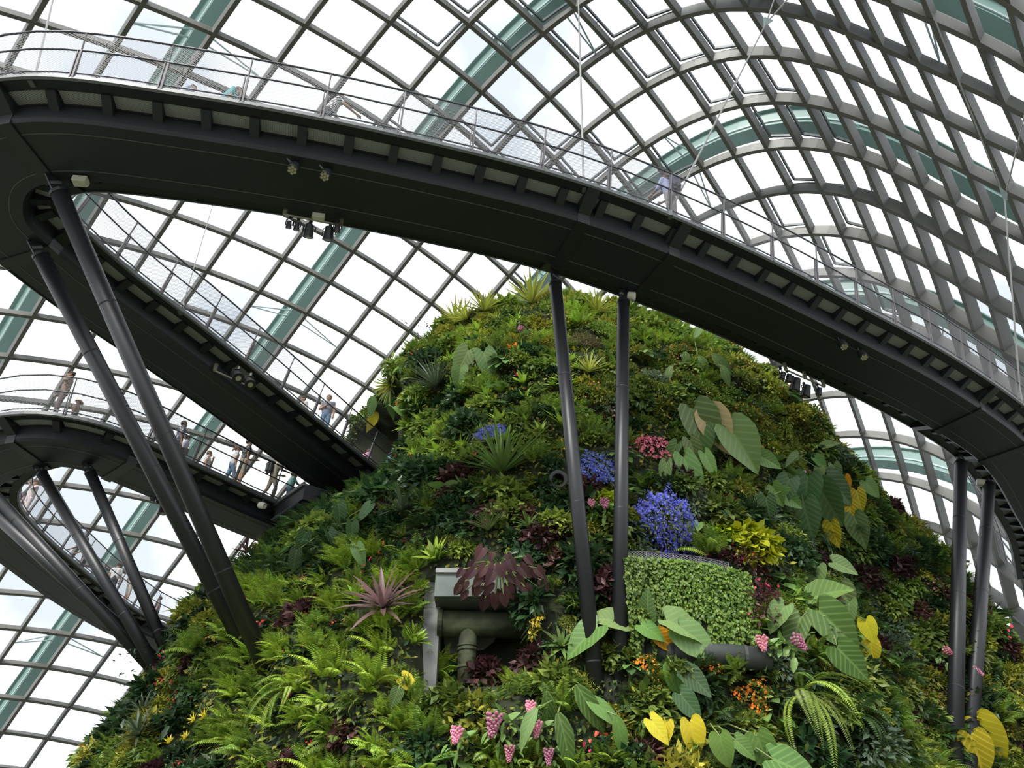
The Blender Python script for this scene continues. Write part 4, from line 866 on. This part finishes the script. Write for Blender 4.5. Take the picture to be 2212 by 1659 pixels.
c=at_d(1012,1350,D+.50); mb=MB(); mb.tube([c,c-Vector((0,0,1.25))],.19,18); pch(mb.build('downpipe',M['pipe'],smooth=True))
for z in(.42,.50,.86):
    mb=MB(); mb.tube([c-Vector((0,0,z)),c-Vector((0,0,z+.05))],.215,18); pch(mb.build('collar',M['pipe']))
# open pipe end
D=d0(1206,1036); c=at_d(1206,1036,D-.25); ax=(Vector((0,0,EYE))-c).normalized()+Vector((.0,0,.25)); ax.normalize()
r=tag(empty('pipe_outlet',tuple(c)),'round grey pipe outlet with a dark hole among the leaves','pipe'); inv=Matrix.Translation(-c)
mb=MB(); lathe(mb,[(.17,-.9),(.17,-.1),(.235,-.1),(.235,.0),(.20,.03),(.15,.03),(.13,-.02),(.13,-.5),(.01,-.52)],c,ax,24); o=mb.build('tube',M['pipegrey'],smooth=False); o.parent=r; o.matrix_parent_inverse=inv
mb=MB(); lathe(mb,[(.126,-.30),(.12,-.29),(.01,-.29)],c,ax,20); o=mb.build('hole_shade',M['darker']); o.parent=r; o.matrix_parent_inverse=inv  # near-black disc in the bore, painting the shade inside the open pipe
mb=MB(); mb.box(c-ax*.35+Vector((-.28,.1,0)),.35,.4,.4); o=mb.build('junction_block',M['pipegrey']); o.parent=r; o.matrix_parent_inverse=inv
# balcony hung with ivy
top=[(1345,1212),(1400,1214),(1460,1219),(1520,1226),(1580,1238),(1615,1252)]; Dt=[d0(x,y)-.95 for x,y in top]; Tp=[at_d(x,y,d) for (x,y),d in zip(top,Dt)]
br_=tag(empty('balcony',tuple(Tp[0])),'curved grey balcony wall with a thin railing above the ivy','balcony'); binv=Matrix.Translation(-Tp[0])
def bch(o): o.parent=br_; o.matrix_parent_inverse=binv
mb=MB(); mb.sweep([[p,p+Vector((0,.35,0)),p+Vector((0,.35,-1.9)),p+Vector((0,0,-1.9))] for p in Tp]); bch(mb.build('parapet',M['pipe']))
for z in(.13,.27):
    mb=MB(); mb.tube([p+Vector((0,.1,z)) for p in Tp[:-1]],.014,6); bch(mb.build('rail',M['rail']))
for p in Tp[:-1]:
    mb=MB(); mb.tube([p+Vector((0,.1,0)),p+Vector((0,.1,.28))],.014,6); bch(mb.build('post',M['rail']))
me=uvmesh('net_panel',([p+Vector((0,.1,.02)) for p in Tp[:-1]],[p+Vector((0,.1,.27)) for p in Tp[:-1]]),0,.55,0,.27,M['net']); bch(link('net_panel',me))
lv=Leaves(); n=13000; s=rnd(n)*(len(Tp)-1.001); k=s.astype(int); f=(s-k)[:,None]; T=np.array([tuple(p) for p in Tp]); base=T[k]*(1-f)+T[k+1]*f
ln=1.5+.4*np.sin(s*2.1+.5)**2+.3*np.sin(s*9); dz=rnd(n)**.9*ln; thick=.05+.16*rnd(n); strand=np.sin(s*34)>-.15+.5*np.sin(s*3.3)
keep=strand|(dz<.6+.25*np.sin(s*5)); pos=base+np.stack([np.zeros(n),-thick,-dz+.06],-1); pos=pos[keep]; n=len(pos)
tp=leaf_tpl('ovate',2,1,.8,.1,.2); mi=(rnd(n)<.35)|(pos[:,0]<T[0,0]+.8); 
for m_,sel in((0,~mi),(1,mi)):
    q=sel.sum(); lv.scatter(tp,pos[sel],np.array([0,-.45,-1.])+RNG.normal(size=(q,3))*.4,np.array([0,-1,.45])+RNG.normal(size=(q,3))*.35,.05+.05*rnd(q),m_)
tag(link('ivy_curtain',lv.mesh('ivy_curtain',[LM['fern'],LM['green']])),'bright green curtain of small ivy leaves hanging over the balcony','ivy',kind='stuff')
a=at_d(1395,1412,d0(1395,1412)-.05); b=at_d(1660,1425,d0(1640,1420)-.15); r=tag(empty('ventilation_duct',tuple(a)),'large grey duct lying under the ivy curtain','duct'); inv=Matrix.Translation(-a)
mb=MB(); mb.tube([a,a.lerp(b,.5)+Vector((0,-.15,0)),b],.22,18); o=mb.build('tube',M['pipegrey'],smooth=True); o.parent=r; o.matrix_parent_inverse=inv
for q in(.2,.5,.8):
    p=a.lerp(b,q)+Vector((0,-.15*(1-abs(q-.5)*2),0)); t=(b-a).normalized(); mb=MB(); mb.tube([p-t*.03,p+t*.03],.235,18); o=mb.build('hoop',M['pipegrey']); o.parent=r; o.matrix_parent_inverse=inv
# ---------------------------------------------------------------- single plants that the picture shows by themselves
ONE=[]
def one(kd,px,py,size,label,out=.15,uplift=.45,roll=0.,keep=.55):
    q=mhit(px,py,out); 
    for e in range(1,9):
        if q is None: q=mhit(px+(6*e if px<1100 else -6*e),py+12*e,out)
    P,th_,h_,ds=q; N=mnorm(np.array(th_),np.array(h_)); o=plant(kd,P,N,size,roll,label,None,uplift); o.name=kd
    w=keep*size*.8*FPX/ds; KEEP.append((px-w,px+w,py-w,py+w*.9)); return o
def k1(k,cat,v): kind(k,'',cat,[v],None)
k1('spiky_plant','plant',var_straps(LM['strap'],78,1.0,.05,1.25,.05,'lance',3))
k1('grey_spiky_plant','plant',var_straps(LM['strapdark'],72,1.0,.045,1.25,.06,'lance',3))
k1('yellow_spiky_plant','plant',var_straps(LM['strapyel'],54,.8,.06,1.15,.12,'lance',3))
k1('large_dark_bromeliad','bromeliad',var_straps(LM['strapdark'],34,.95,.11,1.45,.22))
k1('large_burgundy_bromeliad','bromeliad',var_straps(LM['strapred'],32,1.1,.13,1.35,.22))
k1('blue_flower_mound','flower',[('foliage',shrub(500,.08,.4,.70).mesh('foliage',[LM['green']]),Matrix()),('blossoms',only_bloss(2600,.74,.024,5,.5).mesh('blossoms',[LM['blue']]),Matrix())])
k1('rose_flower_mound','flower',[('foliage',shrub(260,.09,.4,.5).mesh('foliage',[LM['burg']]),Matrix()),('blossoms',only_bloss(520,.58,.035,5,.6).mesh('blossoms',[LM['rose']]),Matrix())])
k1('lime_coleus','plant',lv1(shrub(330,.20,.85,.55,'ovate',.7,.6,seg=3),'lime_coleus',['yellowgreen']))
k1('red_berried_shrub','shrub',[('foliage',shrub(520,.13,.5,.7,'lance').mesh('foliage',[LM['burg']]),Matrix()),('berries',only_bloss(30,.74,.035,6,.7).mesh('berries',[LM['red']]),Matrix())])
k1('dark_lobed_shrub','shrub',lv1(shrub(520,.17,.7,.75,'ovate',.6,.6),'dark_lobed_shrub',['dark']))
k1('brown_twiggy_shrub','shrub',lv1(shrub(2600,.075,.22,.62,'lance',.2,.7),'brown_twiggy_shrub',['brown']))
k1('pink_hanging_flower','flower',[('foliage',shrub(26,.26,.5,.3,'ovate',seg=3).mesh('foliage',[LM['big']]),Matrix()),('flower_cluster',drupes(1,.42,.042,26).mesh('flower_cluster',[LM['pink']]),Matrix())])
k1('orange_flower_cluster','flower',[('foliage',shrub(70,.13,.5,.3).mesh('foliage',[LM['green']]),Matrix()),('blossoms',only_bloss(70,.30,.035,5).mesh('blossoms',[LM['orange']]),Matrix())])
k1('red_anthurium','flower',[('foliage',shrub(60,.2,.5,.35,'lance').mesh('foliage',[LM['dark']]),Matrix())]+[('spathe',spathes(1,.42,.13).mesh('spathe',[LM['red']]),Matrix()) for _ in range(7)])
k1('yellow_bromeliad_flower','flower',var_straps(LM['bigyellow'],12,.26,.06,1.1,.1,'lance',3))
k1('hanging_fern','fern',var_fern(LM['fern'],9,2.1,npin=46,pin=.15,droop=2.2,lift=.1))
k1('purple_vine','vine',var_broad(['burg'],44,.22,.75,.72,'heart'))
k1('yellow_orchid','flower',[('foliage',shrub(20,.3,.15,.3,'lance',seg=3).mesh('foliage',[LM['strap']]),Matrix()),('blossoms',only_bloss(45,.26,.05,5).mesh('blossoms',[LM['yellow']]),Matrix())])
k1('thin_leafy_branch','branch',lv1(shrub(60,.12,.4,.9,'lance',.5,1.3),'thin_leafy_branch',['dark']))
one('grey_spiky_plant',945,835,1.45,'large grey green spiky plant of straight narrow leaves',.3,1.1)
one('spiky_plant',1085,1020,1.5,'largest green spiky fan plant below the upper planting',.35,1.3)
one('yellow_spiky_plant',1272,805,.9,'small yellow green spiky plant between the two middle pillars',.2)
one('yellow_spiky_plant',1150,655,1.9,'tall spiky tuft crowning the top of the mountain',.2,2.0)
one('yellow_spiky_plant',1290,675,1.2,'spiky tuft on the mountain top between the pillars',.2,2.0)
one('yellow_spiky_plant',975,675,1.5,'spiky tuft leaning out on the mountain shoulder',.3,1.2)
one('yellow_spiky_plant',1040,660,1.3,'spiky tuft beside the crowning tuft',.2,1.8)
one('yellow_spiky_plant',1010,690,1.2,'drooping yellow tipped strap plant on the mountain shoulder',.2)
one('yellow_spiky_plant',845,830,1.1,'red and yellow spiky plant at the mountain edge by the walkway end',.2)
one('large_dark_bromeliad',868,1105,.85,'dark spiky bromeliad under the end of the walkway',.3)
one('large_burgundy_bromeliad',828,1315,.85,'big burgundy bromeliad beside the concrete opening',.4)
one('large_burgundy_bromeliad',535,1195,.55,'reddish bromeliad on the edge beside the long pillar',.3)
one('large_dark_bromeliad',300,1590,.75,'dark bronze bromeliad at the lowest mountain edge',.3)
one('large_dark_bromeliad',310,1540,.6,'small dark bromeliad above the bronze one',.25)
one('blue_flower_mound',1432,1138,1.05,'biggest mound of blue flowers above the balcony',.1,.4,0,.9)
one('blue_flower_mound',1290,1015,.8,'mound of blue flowers behind the two middle pillars',.1,.4,0,.8)
one('blue_flower_mound',1062,938,.55,'thin patch of blue flowers above the spiky fan plant',.1)
one('rose_flower_mound',1412,975,.95,'mound of dusky red blossoms beside the upright pillar',.1,.4,0,.8)
one('lime_coleus',1630,1180,1.05,'brightest yellow green mound of toothed leaves',.25,.4,0,.8)
one('lime_coleus',1568,1150,.6,'smaller yellow green leafy mound behind the brightest one',.15)
one('lime_coleus',1312,1085,.6,'yellow green leaves beside the upright pillar',.15)
one('red_berried_shrub',1610,1225,.75,'dark shrub with red berries just below the lime mound',.2)
one('red_berried_shrub',1625,1310,.95,'large dark shrub with red berries beside the ivy curtain',.25)
one('dark_lobed_shrub',1722,1205,.9,'dark grey green shrub of lobed leaves beside the lime mound',.2)
one('brown_twiggy_shrub',1262,748,.95,'brown grey twiggy shrub between the two middle pillars',.2,.4,0,.8)
for x,y,s,l in((1278,1120,.6,'pink flower cluster against the leaning pillar'),(1305,1122,.75,'pink flower cluster between the two middle pillars'),(1132,742,.75,'pale pink orchid spray high on the mountain'),(1650,1422,.8,'pink flower cluster by the duct end'),(1697,1422,.85,'pink flower cluster farther from the duct end'),(1085,1590,.95,'largest pink hanging cluster in the low planting'),(992,1622,.75,'lone pink hanging cluster toward the ferns'),(1165,1595,.65,'pink hanging cluster below the banana leaves'),(1150,1560,.6,'small pink cluster above the low pink clusters'),(1108,1640,.6,'low pink cluster between two others'),(1192,1645,.6,'pink cluster near the red flowers'),(2028,1440,.8,'salmon pink flower beside the thick pillar pair'),(2095,1480,.7,'pink flower between the thick pillar pair')):
    one('pink_hanging_flower',x,y-15,s,l,.3,.4)
for x,y,s,l in((1398,1440,.75,'orange blossoms under the big orange leaf'),(1637,1497,.8,'brightest orange blossoms in the planting below the lime mound'),(1600,1502,.5,'small orange blossoms beside the brightest ones'),(1642,1532,.6,'orange blossoms below the brightest ones'),(1542,1445,.6,'orange red blossoms under the duct'),(870,865,.8,'red orange blossoms near the grey spiky plant'),(1790,1030,.5,'orange blossoms in the vine on the far slope')):
    one('orange_flower_cluster',x,y,s,l,.25)
for x,y,s,l in((850,1195,.8,'red anthuriums above the burgundy bromeliad'),(812,1232,.7,'red anthuriums below the others near the opening'),(400,1490,.85,'red anthuriums under the lower slanting pillars'),(395,1535,.7,'red anthuriums above the yellow star flowers'),(1292,1612,.6,'small red flowers in the low middle planting'),(870,1000,.7,'red flowered plant below the walkway end'),(2170,1370,.8,'red flowers at the mountain edge by the thick pillars')):
    one('red_anthurium',x,y,s,l,.2)
for x,y,l in((420,1557,'yellow star flower under the lower slanting pillars'),(443,1549,'yellow star flower next to another under the slanting pillars'),(366,1606,'yellow star flower near the bronze bromeliad'),(402,1596,'yellow star flower between the others')): one('yellow_bromeliad_flower',x,y,.75,l,.45,.3)
one('hanging_fern',1735,1500,.85,'long hanging fern drooping below the duct',.35,.2)
one('hanging_fern',620,1490,.6,'hanging fern beside the base of the long pillars',.3,.2)
one('purple_vine',1078,1225,1.25,'dark purple vine hanging over the concrete beam',.45,.2)
one('purple_vine',1055,1145,.75,'dark purple leaves above the concrete beam',.3,.2)
one('burgundy_shrub',1045,1460,.95,'reddish brown shrub at the foot of the opening',.2)
one('yellow_orchid',1162,1355,.8,'yellow orchid spray beside the pipe',.35)
one('moss_cushion',1020,1322,.75,'green moss tuft growing on top of the pipe',.0)
for x,y,sz,k,l in((1400,1405,.5,'leafy_shrub','small leafy shrub over the balcony end of the duct'),(1520,1440,.5,'dark_fern','dark fern below the middle of the duct'),(1590,1445,.5,'green_fern','green fern in front of the duct'),(1470,1450,.5,'leafy_shrub','leafy shrub below the duct'),(1385,1320,.5,'leafy_shrub','leafy shrub beside the ivy curtain and upright pillar')):
    one(k,x,y,sz,l,.45)
one('thin_leafy_branch',905,735,.9,'thin drooping branch against the sky at the mountain shoulder',.5)
one('thin_leafy_branch',290,1400,.8,'thin leafy twig against the sky beside the lower pillars',.4)
# broad leaves that show one by one: (x, y of the leaf base, length, direction of the tip in degrees)
def leafy(label,leaves,root_px,name='giant_leaf_plant',W=.78,shape='heart',lift=.45):
    q=mhit(*root_px,.0) or mhit(root_px[0]-20,root_px[1]+40,.3) or mhit(root_px[0]-60,root_px[1]+90,.5); R=q[0]; root=tag(empty(name,tuple(R)),label,'plant'); inv=Matrix.Translation(-R); st=MB()
    for x,y,L,ang,m in leaves:
        h=mhit(x,y,lift+.25*random.random()); 
        if h is None: continue
        P,_,_,ds=h; a=math.radians(ang); tip=(CAMR*math.cos(a)+CAMU*math.sin(a)); toc=(Vector((0,0,EYE))-P).normalized(); tip=(tip+toc*.33).normalized(); nz_=(toc*.8+Vector((random.uniform(-.25,.25),0,.55))).normalized()
        key=(m,shape,W)
        if key not in BL: BL[key]=[tpl_mesh('leaf',leaf_tpl(shape,9,1,W,f,c,wv),LM[m]) for f,c,wv in((.14,.34,.022),(.24,.45,.03),(.06,.25,.03))]
        o=link('leaf',random.choice(BL[key]),root); B=mrot(np.array(tip),np.array(nz_)).to_4x4(); o.matrix_parent_inverse=inv; o.matrix_basis=Matrix.Translation(P)@B@Matrix.Scale(L*ds/FPX*.80,4)
        st.tube([R,(R+P)/2+Vector((0,0,.12)),P],.014,5)
        KEEP.append((x+math.cos(a)*L*.5-L*.22,x+math.cos(a)*L*.5+L*.22,y-math.sin(a)*L*.5-L*.22,y-math.sin(a)*L*.5+L*.22))
    o=st.build('stalks',LM['petiole'],root); o.matrix_parent_inverse=inv
BL={}
leafy('giant leaved plant with one tan leaf on the far slope',[(1498,885,135,-62,'bigpale'),(1532,893,115,-62,'bigtan'),(1575,925,135,-52,'bigpale'),(1640,985,62,-25,'big'),(1515,925,95,-95,'big')],(1560,960))
leafy('plant of pleated green leaves below the tan leaf',[(1490,952,85,-68,'bigpale'),(1478,990,135,-66,'big'),(1522,980,75,-62,'big'),(1440,1000,72,-95,'bigpale'),(1462,960,70,-120,'big')],(1480,990),W=.55)
leafy('dark green giant leaved plant under the orange tinted vine',[(1705,1035,75,-110,'bigdark'),(1745,1030,100,-95,'bigdark'),(1770,1050,110,-62,'bigdark'),(1735,1085,95,-75,'bigdark'),(1785,1030,90,-45,'bigdark'),(1668,1050,58,-60,'big'),(1690,1065,60,-35,'big'),(1655,1075,62,-80,'bigdark')],(1730,1060))
leafy('vine of lime and yellow leaves on the far slope',[(1800,1005,48,-70,'bigpale'),(1825,1030,42,-80,'bigorange'),(1760,990,45,-40,'big'),(1850,1060,55,-75,'bigyellow'),(1835,1085,60,-85,'bigyellow'),(1795,1130,62,-75,'bigyellow'),(1845,1115,80,-70,'bigpale'),(1770,1010,40,-90,'bigpale'),(1815,1075,50,-60,'bigpale'),(1870,1040,50,-50,'bigpale'),(1780,965,40,20,'bigpale'),(1725,985,45,-150,'bigpale')],(1810,1050),W=.7)
leafy('pair of pale heart leaves high on the mountain',[(1012,757,82,-118,'bigpale'),(1045,762,85,-72,'bigpale'),(995,795,60,-100,'bigpale')],(1020,790))
leafy('taro with pale leaves and one orange leaf at the pillar foot',[(1345,1345,95,165,'bigpale'),(1290,1355,110,-140,'big'),(1400,1330,75,95,'bigpale'),(1440,1340,105,-22,'bigpale'),(1470,1360,115,-38,'bigpale'),(1385,1350,70,-30,'big'),(1420,1372,70,-35,'bigorange'),(1455,1440,80,-75,'big'),(1500,1405,90,-35,'bigyellow'),(1480,1385,80,-75,'bigpale')],(1420,1400))
leafy('yellow leaved plant among the ferns',[(868,1462,55,-45,'bigyellow'),(885,1470,45,-95,'bigyellow'),(860,1490,45,-110,'bigpale')],(875,1480))
leafy('green and yellow taro in the low planting',[(1405,1555,70,-50,'bigyellow'),(1440,1560,60,-100,'bigyellow'),(1490,1560,85,-75,'bigyellow'),(1470,1500,80,-50,'bigdark'),(1555,1590,75,-75,'big'),(1590,1600,60,-40,'big'),(1635,1590,90,-65,'big'),(1670,1640,115,-22,'big'),(1480,1450,85,-40,'bigdark')],(1520,1570))
leafy('banana like plant with long upright leaves near the pillar foot',[(1180,1495,115,-85,'big'),(1205,1540,150,-72,'big'),(1245,1480,140,-58,'big'),(1160,1530,110,-120,'bigpale'),(1265,1505,120,-35,'big'),(1330,1545,110,-75,'big')],(1220,1530),'banana_plant',.36,'lance',.6)
leafy('taro plant with large leaves below the dark lobed shrub',[(1730,1335,95,-110,'bigpale'),(1695,1310,75,-125,'bigpale'),(1770,1320,130,-42,'big'),(1815,1265,75,-65,'bigpale'),(1835,1300,60,-95,'bigpale'),(1765,1225,70,-100,'bigpale'),(1800,1215,62,-20,'bigpale'),(1810,1400,95,-45,'big'),(1870,1340,55,-70,'bigyellow'),(1880,1385,55,-80,'bigyellow'),(1760,1290,90,20,'big')],(1780,1310))
leafy('lime leaved plant behind the thick pillar pair',[(2110,1555,100,-55,'bigyellow'),(2095,1590,90,-70,'yellowgreen_b')if False else(2098,1590,90,-70,'bigyellow')],(2110,1590))
leafy('dark heart leaved climber under the walkway end',[(690,1105,60,-120,'bigdark'),(730,1090,65,-80,'bigdark'),(660,1150,60,-110,'bigdark'),(710,1150,60,-60,'bigdark'),(760,1130,60,-90,'bigdark'),(800,1090,55,-130,'bigdark'),(640,1190,55,-100,'bigdark'),(770,1180,60,-70,'bigpale')],(720,1150),W=.62)
leafy('silvery large leaved plant near the mountain top',[(1480,760,60,-80,'bigpale'),(1510,770,65,-60,'bigpale'),(1540,765,70,-45,'bigpale'),(1450,790,55,-110,'bigpale'),(1560,790,60,-70,'bigpale'),(1500,730,55,60,'bigpale')],(1510,790),W=.4,shape='lance')
leafy('broad leaved plant beside the walkway end',[(805,855,60,-95,'bigpale'),(835,850,70,-70,'big'),(850,880,65,-30,'big'),(815,890,60,-120,'bigyellow')],(830,880),W=.45,shape='lance')
KEEP+=[(912,1150,1225,1450),(1352,1600,1205,1440),(1410,1505,1170,1205),(1800,1885,1585,1700),(1185,1230,1015,1060)]
pts=[]; cell={}
def ok_far(p,r):
    k=tuple(int(math.floor(c/r)) for c in p)
    for a in(-1,0,1):
        for b in(-1,0,1):
            for c in(-1,0,1):
                for q in cell.get((k[0]+a,k[1]+b,k[2]+c),()):
                    if (p[0]-q[0])**2+(p[1]-q[1])**2+(p[2]-q[2])**2<r*r: return False
    cell.setdefault(k,[]).append(p); return True
CNT={}
DK=[np.array([tuple(p) for p in W_.p]) for W_ in(PA,PC)]
def on_deck(p):
    for D_ in DK:
        d=np.hypot(D_[:,0]-p[0],D_[:,1]-p[1]); k=d.argmin()
        if d[k]<2.1 and -.9<p[2]-D_[k,2]<2.3: return True
    return False
def fill(ntry,r,smin,smax):
    th=np.radians(-215+265*rnd(ntry)); h=.6+23.5*rnd(ntry)**1.15; P=msurf(th,h); N=mnorm(th,h); px,f=project(P); V=-(P-np.array([0,0,EYE])); V/=np.linalg.norm(V,axis=1,keepdims=True); fc=(V*N).sum(1)
    for q in range(ntry):
        if fc[q]<-.22 or not(-160<px[q,0]<IW+160) or not(0<px[q,1]<IH+130): continue
        x,y=px[q]
        if not free(x,y): continue
        if on_deck(P[q]): continue
        if not ok_far(tuple(P[q]),r): continue
        w=zone(x,y); ks=list(w); k=random.choices(ks,[w[z] for z in ks])[0]
        if CNT.get(k,0)>=290: k=random.choice(['leafy_shrub','dark_shrub','green_fern','split_leaf_plant'])
        if CNT.get(k,0)>=290: continue
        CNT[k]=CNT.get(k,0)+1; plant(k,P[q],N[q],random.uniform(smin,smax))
fill(90000,.60,.62,1.15); fill(60000,.46,.45,.8)
print('plants',NPL,CNT)
# low ground cover between the plants: countless small leaves
n=200000; th=np.radians(-215+265*rnd(n)); h=.3+23.7*rnd(n); P=msurf(th,h); N=mnorm(th,h); V=-(P-np.array([0,0,EYE])); V/=np.linalg.norm(V,axis=1,keepdims=True); px,f=project(P)
ok=((V*N).sum(1)>-.2)&(px[:,0]>-150)&(px[:,0]<IW+150)&(px[:,1]<IH+120)
for a,b,c,d in KEEP[-5:]: ok&=~((px[:,0]>a)&(px[:,0]<b)&(px[:,1]>c)&(px[:,1]<d))
P,N=P[ok],N[ok]; dd=np.array([on_deck(p) if 12<p[2]<19 else False for p in P]); P,N=P[~dd],N[~dd]; n=len(P); lv=Leaves(); mi=RNG.integers(0,4,n)
tp=leaf_tpl('ovate',2,1,.55,.1,.2)
for k in range(4):
    s=mi==k; q=s.sum(); lv.scatter(tp,P[s]+N[s]*(.10*rnd(q))[:,None],N[s]+np.array([0,0,-.5])+RNG.normal(size=(q,3))*.6,N[s]+np.array([0,0,.8])+RNG.normal(size=(q,3))*.4,.08+.11*rnd(q),k)
gc=link('ground_cover',lv.mesh('ground_cover',[LM['green'],LM['dark'],LM['darkfern'],LM['olive']])); tag(gc,'low mixed green leaves covering the soil between larger plants','ground cover',kind='stuff')
